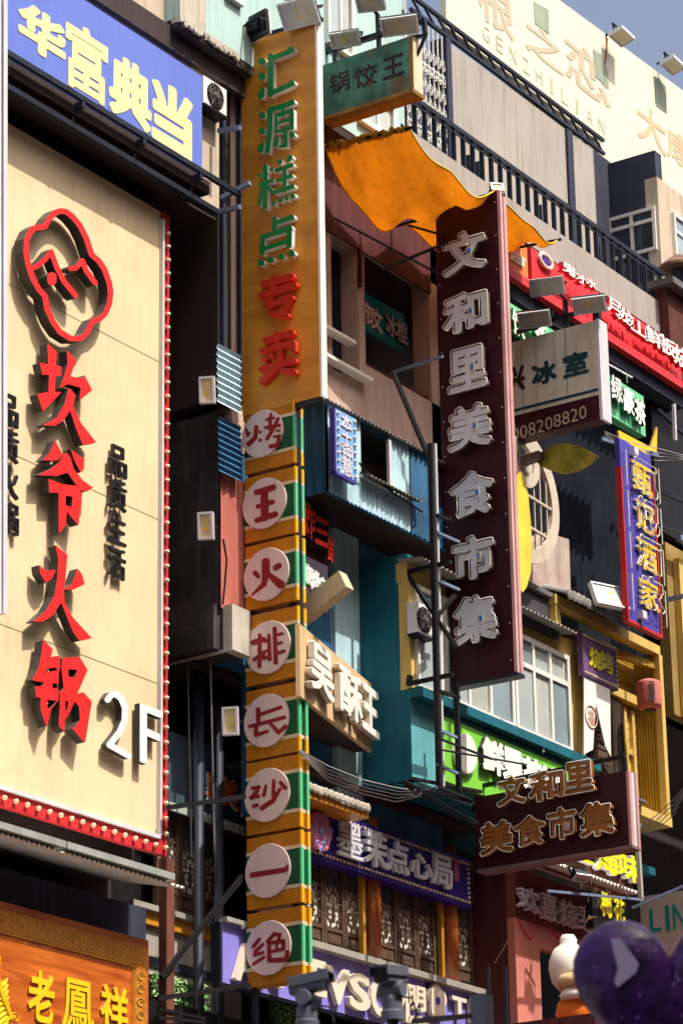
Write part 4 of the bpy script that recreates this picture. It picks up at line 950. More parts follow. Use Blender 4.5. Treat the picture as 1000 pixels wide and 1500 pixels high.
# ================================================================ SMALL MAROON SIGN
xS = X_(696, 1200, YR-.02)
yS1 = float(P(917, 1150, 0, xS)[1])
q_ = float(P(696, 1168, 0, xS)[2]); q2 = float(P(700, 1274, 0, xS)[2])
ss = T('small_food_market_sign', 'wide dark maroon sign with brown neon outlined characters jutting over the street', 'sign', (xS, YR, q2))
m = MB(); m.box(xS, xS+.2, yS1, YR-.02, q2, q_); ss.part('board', m, maroon)
m = MB(); m.box(xS-.004, xS+.05, yS1-.035, yS1-.001, q2, q_); m.box(xS+.15, xS+.2, yS1-.035, yS1-.001, q2, q_); ss.part('pink_edge', m, pinkedge)
m = MB(); m.box(xS+.052, xS+.148, yS1-.02, yS1-.001, q2, q_); ss.part('white_edge', m, coldwhite)
m = MB(); m.box(xS-.006, xS+.206, yS1-.04, YR-.02, q2-.035, q2-.001); ss.part('bottom_frame', m, M('grey_maroon_metal', (.22, .14, .15), .5, .1, 3))
NB = (.0065, .02, .03, neon)
for ch, bb in zip('文和里美食市集', ((732, 1133, 776, 1186), (778, 1126, 832, 1180), (830, 1113, 875, 1168), (707, 1200, 757, 1258), (757, 1192, 805, 1246), (806, 1180, 850, 1236), (853, 1172, 905, 1232))):
    p, w, h = rect_for(0, xS-.05, bb); o = letter(ss, ch, 0, xS, p, w*.94, h*.95, depth=.05, off=.012, fat=.028, mats=[brownneon, brownneon], tubes=NB, n=80)
    m = MB(); q = p+np.array([-.05, -.03, -.02]); m.box(q[0], q[0]+.04, q[1]-.025, q[1]+.02, q[2]-.06, q[2]+.06); ss.part('tube_end', m, lav_white, o)
br = T('sign_bracket', 'black steel truss bracket above the wide maroon sign', 'bracket', (xS, YR, q_))
xx = xS+.1
def P0(u, v, x): return P(u, v, 0, x)
for q0, q1, w in (((640, 1165), (914, 1108), .045), ((692, 1190), (700, 1160), .04), ((913, 1110), (916, 1136), .045), ((690, 1160), (700, 1180), .03), ((880, 1120), (902, 1150), .02)):
    m = MB(); m.bar(P0(*q0, xx), P0(*q1, xx), w); br.part('steel_bar', m, black)

# ================================================================ DARK VIOLET BULB SIGN
YV = 18.06
vio = T('dim_sum_sign', 'dark violet sign with raised grey white characters 墨茉点心局 and bulb borders', 'sign', P(560, 1300, 1, YV))
a = P(448, 1176, 1, YV); b = P(689, 1328, 1, YV)
zv1, zv0 = Z_(448, 1176, YV), Z_(448, 1252, YV)
xv0, xv1 = X_(420, 1200, YV), X_(689, 1300, YV)
m = MB(); m.box(xv0, xv1, YV, YV+.2, zv0, zv1); vio.part('board', m, purple)
for i, (ch, bb) in enumerate(zip('墨茉点心局', ((489, 1203, 526, 1262), (526, 1214, 562, 1275), (559, 1229, 594, 1284), (594, 1248, 628, 1292), (626, 1250, 657, 1304)))):
    p, w, h = rect_for(1, YV, bb); letter(vio, ch, 1, YV, p, w*.94, h*1.08, depth=.05, off=.015, fat=.012 if ch == '墨' else .022, mats=[lav_white, lav_white], n=110)
p, w, h = rect_for(1, YV-.08, (455, 1187, 487, 1248)); m = MB(); rr = random.Random(3)
for k in range(7):
    q = k*2*math.pi/6; c = (p[0]+(math.cos(q)*w*.27 if k < 6 else 0), p[2]+(math.sin(q)*h*.3 if k < 6 else 0)); m.lathe([(w*.26, 0), (w*.26, .05+.001*k), (w*.2, .06+.001*k)], (c[0], YV-.02, c[1]), (0, -1, 0), 14, 0, (1, 1))
fl = vio.part('flower_logo', m, M('pink_flower_face', (.72, .22, .36), .4, .2, 14))
m = MB()
for k in range(16):
    q = rr.uniform(0, 6.28); r_ = rr.uniform(.02, w*.42); c = (p[0]+math.cos(q)*r_, p[2]+math.sin(q)*r_*1.4)
    m.tube([(c[0]+math.cos(j*.9)*.03, YV-.1, c[1]+math.sin(j*.9)*.045) for j in range(6)], .006, 4)
vio.part('neon_swirls', m, M('blue_white_swirl', (.35, .42, .80), .3, .2, 20), fl)
m = MB()
def dots(mb, x0, x1, z, y, n):
    for i in range(n): mb.lathe([(.016, 0), (.02, .012), (.008, .026)], (x0+(x1-x0)*i/(n-1), y, z), (0, -1, 0), 5)
dots(m, xv0+.1, xv1-.06, zv1-.06, YV, 52); dots(m, xv0+.1, xv1-.06, zv0+.06, YV, 52)
for i in range(7): m.lathe([(.016, 0), (.02, .012), (.008, .026)], (xv1-.06, YV, zv0+.06+(zv1-zv0-.12)*(i+1)/8), (0, -1, 0), 5)
vio.part('bulbs', m, bulbm, stuff=True)
p, w, h = rect_for(1, YV, (662, 1258, 669, 1292)); m = MB(); m.box(p[0]-w/2, p[0]+w/2, YV-.03, YV, p[2]-h/2, p[2]+h/2); vio.part('pink_seal', m, M('dull_pink_seal', (.40, .10, .25), .5, .1, 3))
m = MB(); m.box(xv0-.2, XR+2.3, YV+.0, 19.6, zv1+.35, zv1+.42); mb_.part('lower_soffit', m, darkwall)
m = MB(); m.box(xv0, XR+2.3, 18.4, 18.6, zv1+.0, zv1+.5); mb_.part('lower_header', m, black)
for u, v in ((508, 1183), (574, 1205), (637, 1228)):
    p = P(u, v, 2, zv1+.345); m = MB(); m.lathe([(.07, 0), (.07, .012)], (p[0], p[1], zv1+.332), (0, 0, 1), 12); mb_.part('downlight', m, white_face)

# small tiled eave left of the violet sign
def tile_eave(t, x0, x1, y, z, n, mat, r=.05, dep=.5, rise=.25):
    """half-round end tiles laid side by side: a cap, a barrel behind it and a drip tile between"""
    L = (x1-x0)/n; mm = MB()
    k = 8; ring = [(math.cos(math.pi*i/(k-1))*r, math.sin(math.pi*i/(k-1))*r) for i in range(k)]
    vsx = []
    for yy, zz in ((0, 0), (dep, rise)): vsx += [(a_, yy, zz+b_) for a_, b_ in ring]+[(a_*.7, yy, zz+b_*.7) for a_, b_ in ring]
    fs = [(i, i+1, 2*k+i+1, 2*k+i) for i in range(k-1)]+[(k+i, k+i+1, 3*k+i+1, 3*k+i) for i in range(k-1)]+[(i, i+1, k+i+1, k+i) for i in range(k-1)]
    mm.add(vsx, fs); mm.lathe([(r*1.05, 0), (r*1.05, .02), (r*.6, .03)], (0, .005, .0), (0, -1, 0), 10)
    mm.add([(r, .02, .0), (L-r, .02, .0), (L/2, -.02, -.07), (r, dep, rise), (L-r, dep, rise)], [(0, 1, 2), (0, 3, 4, 1)])
    me = mesh_only('roof_tile', mm, mat)
    for i in range(n): t.inst('tile', me, (x0+L*(i+.5), y, z+random.uniform(-.006, .006)), rot=(0, random.uniform(-.05, .05), 0))
te = T('tiled_eave', 'short row of pale curved roof tiles above the violet sign', 'eave', P(490, 1160, 1, 17.5))
ya = 17.75; zz = Z_(495, 1168, ya)
tile_eave(te, X_(441, 1140, ya), X_(541, 1172, ya), ya, zz, 13, paletile, .05, .45, .2)
m = MB(); m.box(X_(425, 1140, ya), X_(541, 1172, ya), ya+.02, ya+.4, zz-.11, zz-.04); te.part('wooden_beam', m, orange_ply)

# ================================================================ CARVED WINDOW ROW
YC = 18.22
zc1, zc0 = zv0+.1, Z_(500, 1390, YC)
zsill = Z_(440, 1376, YC-.1)
cr = T('carved_window_row', 'row of old brown carved lattice windows between orange wooden columns', 'carved windows', P(570, 1380, 1, YC))
HW = 1.02; WW = .40
def lattice_mesh():
    m = MB(); w, h = WW, HW
    for x in (0, w-.045): m.box(x, x+.045, 0, .05, 0, h)
    for z in (0, .20, h-.045): m.box(.045, w-.045, .003, .047, z, z+.045)
    m.box(.045, w-.045, .02, .03, .045, .20); m.box(.08, w-.08, .008, .02, .07, .175)
    z0, z1, x0, x1 = .245, h-.045, .045, w-.045; W_ = x1-x0; H_ = z1-z0; t = .0105
    def B(xa, za, xb_, zb_): m.bar((x0+W_*xa, .02, z0+H_*za), (x0+W_*xb_, .02, z0+H_*zb_), t, .018)
    for s_ in ((0, .12, .3, .12), (.3, .12, .3, 0), (.7, 0, .7, .12), (.7, .12, 1, .12), (.15, .12, .15, .3), (.15, .3, .45, .3), (.45, .3, .45, .08), (.85, .12, .85, .3), (.55, .3, .85, .3), (.55, .3, .55, .08), (.3, .2, .45, .2), (.55, .2, .7, .2),
               (0, .38, 1, .38), (0, .2, .15, .2), (.85, .2, 1, .2), (.5, .3, .5, .44), (.25, .38, .25, .48), (.75, .38, .75, .48), (0, .48, .25, .48), (.75, .48, 1, .48), (.25, .48, .5, .56), (.75, .48, .5, .56), (.5, .56, .5, .98),
               (0, .58, .3, .66), (1, .58, .7, .66), (0, .78, .3, .72), (1, .78, .7, .72), (.1, .92, .9, .92), (.3, .92, .3, .8), (.7, .92, .7, .8), (0, .7, 1, .7)): B(*s_)
    m.tube([(x0+W_*(.5+.34*math.cos(q)), .02, z0+H_*.70+W_*.42*math.sin(q)) for q in [i*math.pi/8 for i in range(16)]], .010, 4, closed=True)
    return m
lat = mesh_only('lattice_leaf', lattice_mesh(), oldwood); pap = mesh_only('window_paper', MB().box(.04, WW-.04, .055, .06, .24, HW-.04), whitepaper)
brk = mesh_only('broken_paper', MB().box(.04, WW-.04, .055, .06, .24, HW*.70), whitepaper)
glp = mesh_only('upper_glass', MB().box(.04, WW-.04, .057, .061, HW*.70, HW-.04), M('blue_reflecting_glass', (.12, .22, .36), .1, .3, 5))
x = xd+.45
zc0 = zsill+.03
cols_x = [X_(558, 1350, YC-.1), X_(672, 1400, YC-.1)]
posts = [X_(541, 1350, YC), X_(655, 1400, YC), X_(445, 1330, YC)-.2, X_(345, 1300, YC)]
while x < X_(668, 1400, YC):
    if any(abs(x+WW/2-cx) < WW*.62 for cx in cols_x): x += .06; continue
    f = cr.inst('lattice_leaf', lat, (x, YC, zc0)); o = bpy.data.objects.new('window_paper', brk); COL.objects.link(o); o.parent = f
    o = bpy.data.objects.new('upper_glass', glp); COL.objects.link(o); o.parent = f
    x += WW+.012
for cx in cols_x:
    m = MB(); m.tube([(cx, YC+.03, zc0), (cx, YC+.03, zc0+HW+.6)], .115, 20); cr.part('round_column', m, columnwood, smooth=True)
    m = MB(); m.box(cx-.31, cx-.25, YC-.06, YC, zc0, zc0+HW+.4); cr.part('square_post', m, M('ochre_post', (.42, .22, .03), .5, .15, 3, .2))
m = MB(); m.box(xd+.42, cols_x[1]+.6, YC-.2, YC+.1, zsill-.07, zsill); cr.part('sill', m, M('grey_green_sill', (.34, .33, .29), .7, .1, 3, .3))
m = MB(); m.box(xd+.42, cols_x[1]+.6, YC-.05, YC+.1, zc0+HW+.01, zc0+HW+.5); cr.part('top_rail', m, oldwood)
m = MB(); m.box(xd+.62, cols_x[1]+1, YC+.2, YC+.3, zsill-.5, zc0+HW+.7); cr.part('dark_backing', m, black)
Y2 = 18.85; zs2 = Z_(255, 1336, Y2-.05); x2 = X_(228, 1300, Y2); x2e = xd+1.0
c2_ = T('carved_window_row', 'short run of carved lattice windows behind the two steel pipes', 'carved windows', (x2, Y2, zs2))
x = x2+.02
while x < x2e-.3:
    f = c2_.inst('lattice_leaf', lat, (x, Y2, zs2+.02)); o = bpy.data.objects.new('window_paper', brk); COL.objects.link(o); o.parent = f
    o = bpy.data.objects.new('upper_glass', glp); COL.objects.link(o); o.parent = f
    x += WW+.012
m = MB(); m.box(x2-.5, x2e, Y2-.1, Y2+.1, zs2-.06, zs2); c2_.part('sill', m, M('grey_green_sill', (.34, .33, .29), .7, .1, 3, .3))
m = MB(); m.box(x2-.5, x2e, Y2-.05, Y2+.1, zs2+HW+.03, zs2+HW+.6); c2_.part('top_rail', m, oldwood)
m = MB(); m.box(x2-.5, x2e, Y2+.2, Y2+.3, zs2-.5, zs2+HW+1.6); c2_.part('dark_backing', m, black)
m = MB(); m.box(x2-.5, x2e, Y2-.05, Y2+.05, zs2-.2, zs2-.061); c2_.part('orange_rail', m, orange_ply)
m = MB(); m.box(x2-.5, x2e, Y2, Y2+.2, zs2-.95, zs2-.21); mb_.part('lower_panel', m, greywall)
m = MB(); m.box(x2-.5, x2e, Y2-.02, Y2-.002, zs2-.62, zs2-.52); mb_.part('panel_band', m, navywall)

# hanging sign with orange characters (dark, left of the disc sign)
YD = 18.76
dk = T('dark_food_sign', 'dark slate sign with glowing orange characters behind the pipes', 'sign', P(310, 1160, 1, YD))
a = P(246, 1095, 1, YD); zz1, zz0 = Z_(300, 1115, YD), Z_(358, 1222, YD)
m = MB(); m.box(a[0], xd+1.0, YD, YD+.1, zz0, zz1+.2); dk.part('board', m, M('slate_blue_sheet', (.05, .08, .11), .5, .2, 3, .2))
for ch, bb in (('黑', (298, 1130, 314, 1184)), ('美', (318, 1134, 346, 1192)), ('食', (346, 1150, 372, 1206))):
    p, w, h = rect_for(1, YD, bb); letter(dk, ch, 1, YD, p, w, h*.95, depth=.03, off=.02, fat=.018, n=90, mats=[M('orange_acrylic', (.80, .12, .01), .35, .1, 6), lav_white])
m = MB(); m.box(a[0], xd+1.0, YD-.03, YD-.002, zz0-.01, zz0+.08); dk.part('lower_edge', m, M('pale_mint_metal', (.42, .50, .44), .5, .1, 3, .2))
row(dk, '长沙美食圈', 1, YD-.03, (322, 1206), (352, 1216), .13, .11, depth=.01, fat=.03, mats=[white_face, white_face])

# lavender sign at the bottom
YA = 18.13
la = T('lavender_sign', 'long lavender sign with big cream block letters below the carved windows', 'sign', P(520, 1430, 1, YA))
a = P(326, 1350, 1, YA); b = P(712, 1452, 1, YA); zz1 = a[2]; zz0 = Z_(330, 1440, YA)
m = MB(); m.box(a[0], b[0], YA, YA+.12, zz0, zz1); la.part('board', m, lavender)
m = MB(); m.box(a[0]-.03, a[0]-.001, YA+.01, YA+.13, zz0, zz1); m.box(a[0]-.03, b[0], YA+.01, YA+.11, zz0-.03, zz0-.001); la.part('dark_edge', m, dkblue)
m = MB(); m.box(a[0], b[0]+.02, YA-.06, YA+.0, zz1+.001, zz1+.05); la.part('top_rail', m, M('grey_green_sill', (0, 0, 0)))
for i in range(14):
    x = a[0]+.3+(b[0]-a[0]-.4)*i/14; m = MB(); m.lathe([(.02, 0), (.03, .03)], (x, YA-.04, zz1-.03), (0, 0, 1), 8); la.part('spot', m, coldwhite)
for ch, u0, u1, v0, v1 in (('A', 337, 372, 1378, 1446), ('R', 374, 408, 1384, 1450), ('T', 426, 447, 1397, 1455), ('E', 448, 471, 1404, 1464), ('V', 471, 505, 1413, 1478), ('S', 504, 535, 1422, 1486), ('O', 536, 566, 1432, 1496), ('M', 568, 592, 1440, 1500)):
    p, w, h = rect_for(1, YA, (u0, v0, u1, v1)); letter(la, ch, 1, YA, p, w, h*.98, depth=.06, off=.01, fat=.035, mats=[lettercream, lettercream])
for ch, bb in (('明', (590, 1440, 616, 1486)), ('T', (655, 1458, 676, 1496)), ('I', (681, 1462, 688, 1502)), ('希', (590, 1486, 602, 1504)), ('加', (606, 1488, 620, 1508))):
    p, w, h = rect_for(1, YA, bb); letter(la, ch, 1, YA, p, w, h*.95, depth=.05, off=.02, fat=.03, mats=[lettercream, lettercream])
p, w, h = rect_for(1, YA-.05, (624, 1445, 652, 1488)); m = MB()
for k in range(5):
    q = math.pi/2+k*2*math.pi/5; m.lathe([(w*.24, 0), (w*.24, .05+.001*k), (w*.2, .055+.001*k)], (p[0]+math.cos(q)*w*.27, YA-.02, p[2]+math.sin(q)*w*.27), (0, -1, 0), 14)
m.lathe([(w*.2, 0), (w*.2, .045)], (p[0], YA-.02, p[2]), (0, -1, 0), 12); lf = la.part('flower', m, lettercream)
m = MB(); m.lathe([(w*.12, 0), (w*.12, .012)], (p[0], YA-.068, p[2]), (0, -1, 0), 10); la.part('flower_centre', m, indigo, lf)
m = MB(); m.box(X_(622, 1430, YA), X_(638, 1430, YA), YA-.004, YA, Z_(630, 1448, YA), zz1); la.part('blue_ribbon', m, indigo)
m = MB(); m.box(XL+.2, 33, 18.6, 18.8, 0, zz0-.2); mb_.part('ground_floor_wall', m, black)
# leafy green panel
def hedge(name, label, TL, BR, y, n, seed):
    r_ = random.Random(seed); a, b = P(*TL, 1, y), P(*BR, 1, y)
    t = T(name, label, 'hedge panel', (a[0], y, b[2])); m = MB(); m.box(a[0], b[0], y+.05, y+.1, b[2], a[2]); t.part('backing', m, M('hedge_backing', (.05, .10, .04), .8, .3, 8))
    m = MB(); m2 = MB()
    for i in range(n):
        c = Vector((r_.uniform(a[0], b[0]), y+r_.uniform(-.03, .04), r_.uniform(b[2], a[2]))); u = Vector((r_.uniform(-1, 1), r_.uniform(-1, .2), r_.uniform(-1, 1))).normalized(); v = u.orthogonal().normalized(); s_ = r_.uniform(.018, .035)
        (m if r_.random() < .6 else m2).add([c-u*s_, c+v*s_*.6, c+u*s_, c-v*s_*.6], [(0, 1, 2, 3)])
    t.part('leaves', m, M('mid_green_leaf', (.22, .48, .14), .6, .3, 9), stuff=True); t.part('pale_leaves', m2, M('pale_green_leaf', (.62, .76, .46), .6, .2, 9), stuff=True)
    return t
hedge('hedge_panel', 'sunlit pale green leafy panel at the bottom beside the two pipes', (225, 1425), (306, 1505), 18.75, 3000, 5)
hedge('hedge_panel', 'shaded dark leafy panel under the lavender sign', (405, 1452), (470, 1520), 18.6, 500, 6)
m = MB(); m.bar(P(231, 1478, 1, 18.2), P(300, 1492, 1, 18.2), .03); m.bar(P(231, 1490, 1, 18.0), P(300, 1498, 1, 18.0), .03)
solo('lamp_rail', 'thin dark rail with small lamps crossing the sunlit leafy panel', 'rail', m, black)

# ================================================================ ROOF TERRACE, RAILING, ROOF SIGN
YG = 17.9
zg1, zg0 = Z_(833, 351, YG), Z_(860, 416, YG); xg0, xg1 = X_(586, 170, YG), X_(976, 470, YG)
tb = T('terrace_building', 'grey rendered terrace building behind the long black railing', 'building', (xg0, YG, zg0))
m = MB(); m.box(xg0, xg1, YG, YG+.2, zg0, zg1); tb.part('parapet', m, greypar)
m = MB(); m.box(xg0, xg1+2, YG+.21, 20.5, zg0+.05, zg0+.2); tb.part('terrace_floor', m, greywall)
YH = 18.9
xw_ = [X_(656, 100, YH), X_(834, 250, YH), X_(872, 300, YH)]
ztp = Z_(740, 124, YH)
m = MB(); m.box(xw_[0], xw_[1]-.1, YH, YH+.2, zg0, ztp); m.box(xw_[1]+.06, xw_[2], YH, YH+.2, zg0, ztp); tb.part('panel_wall', m, greywall)
m = MB(); m.box(xw_[2], xw_[2]+4, YH+.25, YH+.35, zg0, Z_(885, 236, YH+.3)); tb.part('navy_back_wall', m, navywall)
m = MB(); m.box(xw_[1]-.1, xw_[1]+.06, YH-.04, YH+.2, zg0, ztp); m.box(xw_[0]-.12, xw_[0], YH-.06, YH+.2, zg0, ztp); tb.part('dark_post', m, navywall)
m = MB(); m.box(xu1-1, xw_[0], YH+.25, YH+.3, zg0, ztp-.2); tb.part('grille_backing', m, M('dim_blue_grey', (.10, .13, .17), .6, .2, 3))
m = MB(); m.box(xg0+.01, xg1+4, 19.5, 24, 8, zg0-.01); tb.part('inner_wall', m, darkwall)
gr = T('scroll_grille', 'white wrought iron scroll grille behind the start of the black railing', 'window grille', (xw_[0]-1.5, YH, zg1))
m = MB()
for i in range(13):
    x = xw_[0]-.15-i*.115; m.bar((x, YH, zg0), (x, YH, ztp), .018)
    for k in range(5):
        z = zg1+.25+k*.5; m.tube([(x+math.cos(q)*.045*(1-q/14), YH-.02, z+math.sin(q)*.10*(1-q/14)) for q in [j*.8 for j in range(11)]], .008, 4)
        m.tube([(x+math.cos(q)*.045*(1-q/14), YH-.02, z-.22-math.sin(q)*.10*(1-q/14)) for q in [j*.8 for j in range(11)]], .008, 4)
for k in range(3): m.bar((xw_[0]-1.6, YH-.01, zg1+.1+k*1.0), (xw_[0]-.1, YH-.01, zg1+.1+k*1.0), .022)
gr.part('scrollwork', m, white_frame)
rl = T('terrace_railing', 'long black railing with upright bars along the grey terrace parapet', 'railing', (xg0, YG, zg1))
zr = Z_(800, 283, YG+.08)
m = MB(); m.bar((xg0-.1, YG+.08, zr), (xg1+.1, YG+.08, zr), .075, .06); rl.part('top_rail', m, dkblue)
m = MB(); m.bar((xg0-.1, YG+.06, zr-.09), (xg1+.1, YG+.06, zr-.09), .02); rl.part('sub_rail', m, dkblue)
m = MB(); m.bar((xg0, YG+.08, zg1+.03), (xg1+.1, YG+.08, zg1+.03), .035); rl.part('bottom_rail', m, dkblue)
bal = mesh_only('baluster', MB().box(-.012, .012, -.032, .032, 0, zr-zg1), dkblue); n_ = 30
for i in range(n_+1): rl.inst('baluster', bal, (xg0+(xg1-xg0)*i/n_, YG+.08, zg1+.002))
for i in (9, 10, 17, 24, 27): rl.inst('baluster', bal, (xg0+(xg1-xg0)*(i+.45)/n_, YG+.35, zg1+.002))

YRS = 19.3
rs = T('roof_sign', 'huge cream white rooftop sign with faded tan and orange characters', 'sign', P(780, 150, 1, YRS))
traced(rs, 1, YRS, [[(653, -170), (805, -10), (1012, 142), (1012, 338), (895, 243), (653, 40)]], .1, -.1, [roofboard, roofboard], 'board')
for ch, bb in zip('根之恋', ((700, -50, 752, 66), (768, 20, 825, 116), (826, 44, 892, 166))):
    p, w, h = rect_for(1, YRS, bb); letter(rs, ch, 1, YRS, p, w, h*.95, depth=.006, fat=.018, mats=[fadedtan]*2)
row(rs, 'GENZHILIAN', 1, YRS, (711, 50), (880, 185), .19, .24, depth=.006, fat=-.012, mats=[fadedtan]*2)
for ch, bb in (('大', (932, 140, 975, 235)), ('康', (975, 180, 1015, 260))):
    p, w, h = rect_for(1, YRS, bb); letter(rs, ch, 1, YRS, p, w, h*.95, depth=.006, fat=.012, mats=[fadedorange]*2)
for quad in (((781, 2), (803, 14), (804, 50), (783, 34)), ((868, 72), (880, 80), (890, 104), (891, 130), (872, 112)), ((958, 112), (966, 116), (975, 138), (976, 166), (960, 154))):
    traced(rs, 1, YRS, [list(quad)], .008, 0, [shutter, shutter], 'vent_window')
m = MB(); q0, q1 = P(640, 32, 1, YRS+.1), P(895, 245, 1, YRS+.1); zt_ = Z_(700, 82, YRS+.1)
x0_, x1_ = X_(596, 0, YRS), X_(880, 232, YRS)
for z in (zt_+.0, zt_-.22): m.bar((x0_, YRS-.05, z), (x1_, YRS-.05, z), .05)
for i in range(16):
    x = x0_+(x1_-x0_)*i/16; m.bar((x, YRS-.05, zt_), (x+.3, YRS-.05, zt_-.22), .03)
rs.part('support_truss', m, dkblue)
m = MB(); m.box(xu1+.02, xw_[0]+.1, YRS+.3, YRS+.4, zt_+.05, 25); rs.part('side_panel', m, M('pale_blue_grey_panel', (.36, .42, .46), .6, .12, 2, .4, .1))
for u, v, lab in ((910, 55, 'left of the two floodlights on the roof sign edge against the sky'), (985, 97, 'right of the two floodlights on the roof sign edge against the sky')):
    p = P(u, v, 1, YRS-.25); floodlight(lab, p, (.40, .26), (-.05, -.25, -.95), arm=P(u-24, v-3, 1, YRS), lens=M('lit_led_glass', (.70, .66, .52), .2, .1, 9))
    m = MB()
m = MB(); m.bar(P(888, 55, 1, YRS), P(885, 95, 1, YRS), .03); solo('lamp_post', 'short lamp post standing on the roof sign edge', 'post', m, rustedge)

# rooftop room
YPH = 18.35; XP = X_(966, 350, YPH)
rm = T('rooftop_room', 'small navy walled rooftop room with white windows at the railing end', 'building', (XP, YPH, zg1))
zph = Z_(985, 240, YPH)
m = MB(); m.box(XP, XP+.2, YPH+.01, 20.5, zg0, zph); rm.part('navy_wall', m, navywall)
m = MB(); m.box(XP-.004, 42, YPH-.003, YPH+.2, zg0, Z_(990, 285, YPH)+.05); rm.part('beige_wall', m, beige)
def side_window(t, x, ya, yb, z0, z1, cols, rows, f=.05, gm=None):
    """window in a wall that faces -x; ya (left in the picture) > yb"""
    m = MB(); xo_ = x-.04
    m.box(xo_, x, yb, ya, z0, z0+f); m.box(xo_, x, yb, ya, z1-f, z1); m.box(xo_+.002, x, yb, yb+f, z0+f, z1-f); m.box(xo_+.002, x, ya-f, ya, z0+f, z1-f)
    for i in range(1, cols): y = yb+(ya-yb)*i/cols; m.box(xo_+.004, x, y-f/2, y+f/2, z0+f, z1-f)
    if rows > 1: z = z0+(z1-z0)*.7; m.box(xo_-.004, x, yb+f, ya-f, z-f/2, z+f/2)
    w = t.part('window', m, white_frame)
    for i in range(cols):
        for j in range(rows):
            y0_ = yb+(ya-yb)*i/cols; y1_ = yb+(ya-yb)*(i+1)/cols; za, zb = (z0, z0+(z1-z0)*.7) if j == 0 else (z0+(z1-z0)*.7, z1)
            g_ = MB(); g_.box(x-.012+.003*i, x-.006+.003*i, y0_+.01, y1_-.01, za+.01, zb-.01); t.part('pane', g_, gm or glassd, w)
a, b = P(890, 322, 0, XP), P(963, 372, 0, XP)
side_window(rm, XP, float(a[1]), float(b[1]), float(P(893, 385, 0, XP)[2]), float(a[2]), 2, 2, .05)
px_window(rm, (981, 312), (1006, 410), YPH, 1, 2)
cbk = T('chimney_stack', 'dark red brown stack with a rusty conical cap at the right edge', 'chimney', P(990, 500, 1, 17.75))
XQ = X_(978, 450, 17.75)
m = MB(); m.box(XQ, XQ+1.2, 17.75, 18.3, Z_(985, 700, 17.75), Z_(978, 420, 17.75)); cbk.part('stack', m, M('dark_red_brown_brick', (.09, .03, .022), .85, .3, 5, .3, .3))
p = P(993, 380, 1, 17.9); m = MB(); m.lathe([(.30, -.02), (.30, .02), (.16, .14), (.05, .22)], (p[0], p[1], p[2]-.15), (0, 0, 1), 18); cbk.part('cap', m, M('rusty_cap', (.16, .09, .06), .8, .3, 5, .2, .2))
m = MB(); m.lathe([(.13, 0), (.15, .1), (.10, .2), (.12, .3), (.12, .42)], (p[0], p[1], p[2]-.58), (0, 0, 1), 14); cbk.part('neck', m, navywall)
m = MB(); m.box(XQ-.1, XQ+1.3, 17.6, 18.4, Z_(978, 421, 17.75), Z_(978, 412, 17.75)); cbk.part('ledge', m, slate)

# red strip sign, orange sign, green signs
YX = 17.5
rd = T('red_strip_sign', 'long red sign with raised white characters below the grey parapet', 'sign', P(880, 450, 1, YX))
a, b = P(777, 362, 1, YX), P(998, 567, 1, YX)
m = MB(); m.box(a[0], b[0], YX, YX+.15, b[2], a[2]); rd.part('board', m, redsign)
for ch, u, v, w_, h_ in (('鬼', 822, 398, 20, 28), ('才', 838, 411, 18, 24), ('水', 854, 418, 15, 22), ('月', 887, 452, 18, 32), ('龙', 904, 466, 22, 34), ('山', 924, 484, 22, 34), ('鲜', 946, 497, 24, 38), ('板', 966, 510, 22, 38), ('烧', 987, 527, 22, 42)):
    p, w, h = rect_for(1, YX-.08, (u-w_*.56, v-h_*.56, u+w_*.56, v+h_*.56)); letter(rd, ch, 1, YX, p, w, h, depth=.08, off=.04, fat=.026, n=80, mats=[white_face, redsign])
p, w, h = rect_for(1, YX, (786, 366, 806, 400)); m = MB(); m.tube([(p[0]+math.cos(q)*w*.45, YX-.03, p[2]+math.sin(q)*h*.45) for q in [i*math.pi/10 for i in range(20)]], .025, 6, closed=True); rd.part('round_emblem', m, white_face)
letter(rd, '香', 1, YX, p, w*.5, h*.5, depth=.03, fat=.02, mats=[indigo]*2)
for i in range(11):
    x = a[0]+.4+(b[0]-a[0]-.6)*i/11; m = MB(); m.bar((x, YX-.05, b[2]+.02), (x, YX-.05, b[2]+.2), .02); rd.part('letter_leg', m, redsign)
m = MB(); m.box(a[0]-1, b[0], YX-.12, YX+.2, b[2]-.12, b[2]-.002); rd.part('red_ledge', m, redsign); m = MB(); m.box(a[0]-1.2, b[0], YX-.02, YX+.3, b[2]-.32, b[2]-.125); rd.part('lower_beam', m, navywall)
ot = T('orange_tag_sign', 'small orange red sign with a white character left of the red strip', 'sign', P(755, 385, 1, 17.4))
a, b = P(733, 345, 1, 17.4), P(773, 411, 1, 17.4); m = MB(); m.box(a[0], b[0], 17.4, 17.5, b[2], a[2]+.1); ot.part('board', m, orangesign)
p, w, h = rect_for(1, 17.4, (742, 362, 767, 394)); letter(ot, '吉', 1, 17.4, p, w, h, depth=.03, fat=.03, mats=[white_face, white_face])
YN = 17.15
for lab, TL, BR, txt, q0, q1 in (('small mint green sign with white characters right of the cream ice room sign', (882, 543), (945, 640), '绿豪茶', (896, 572), (930, 605)), ('mint green sign with white shapes behind the lamps of the ice room sign', (738, 438), (815, 512), '饮茶', (752, 476), (785, 492))):
    a, b = P(*TL, 1, YN), P(*BR, 1, YN); t = T('mint_sign', lab, 'sign', a, 'mint green signs')
    m = MB(); m.box(a[0], b[0], YN, YN+.12, b[2], a[2]); t.part('board', m, mintgreen)
    row(t, txt, 1, YN, q0, q1, .30, .36, depth=.05, off=.02, fat=.03, mats=[white_face, greenface])
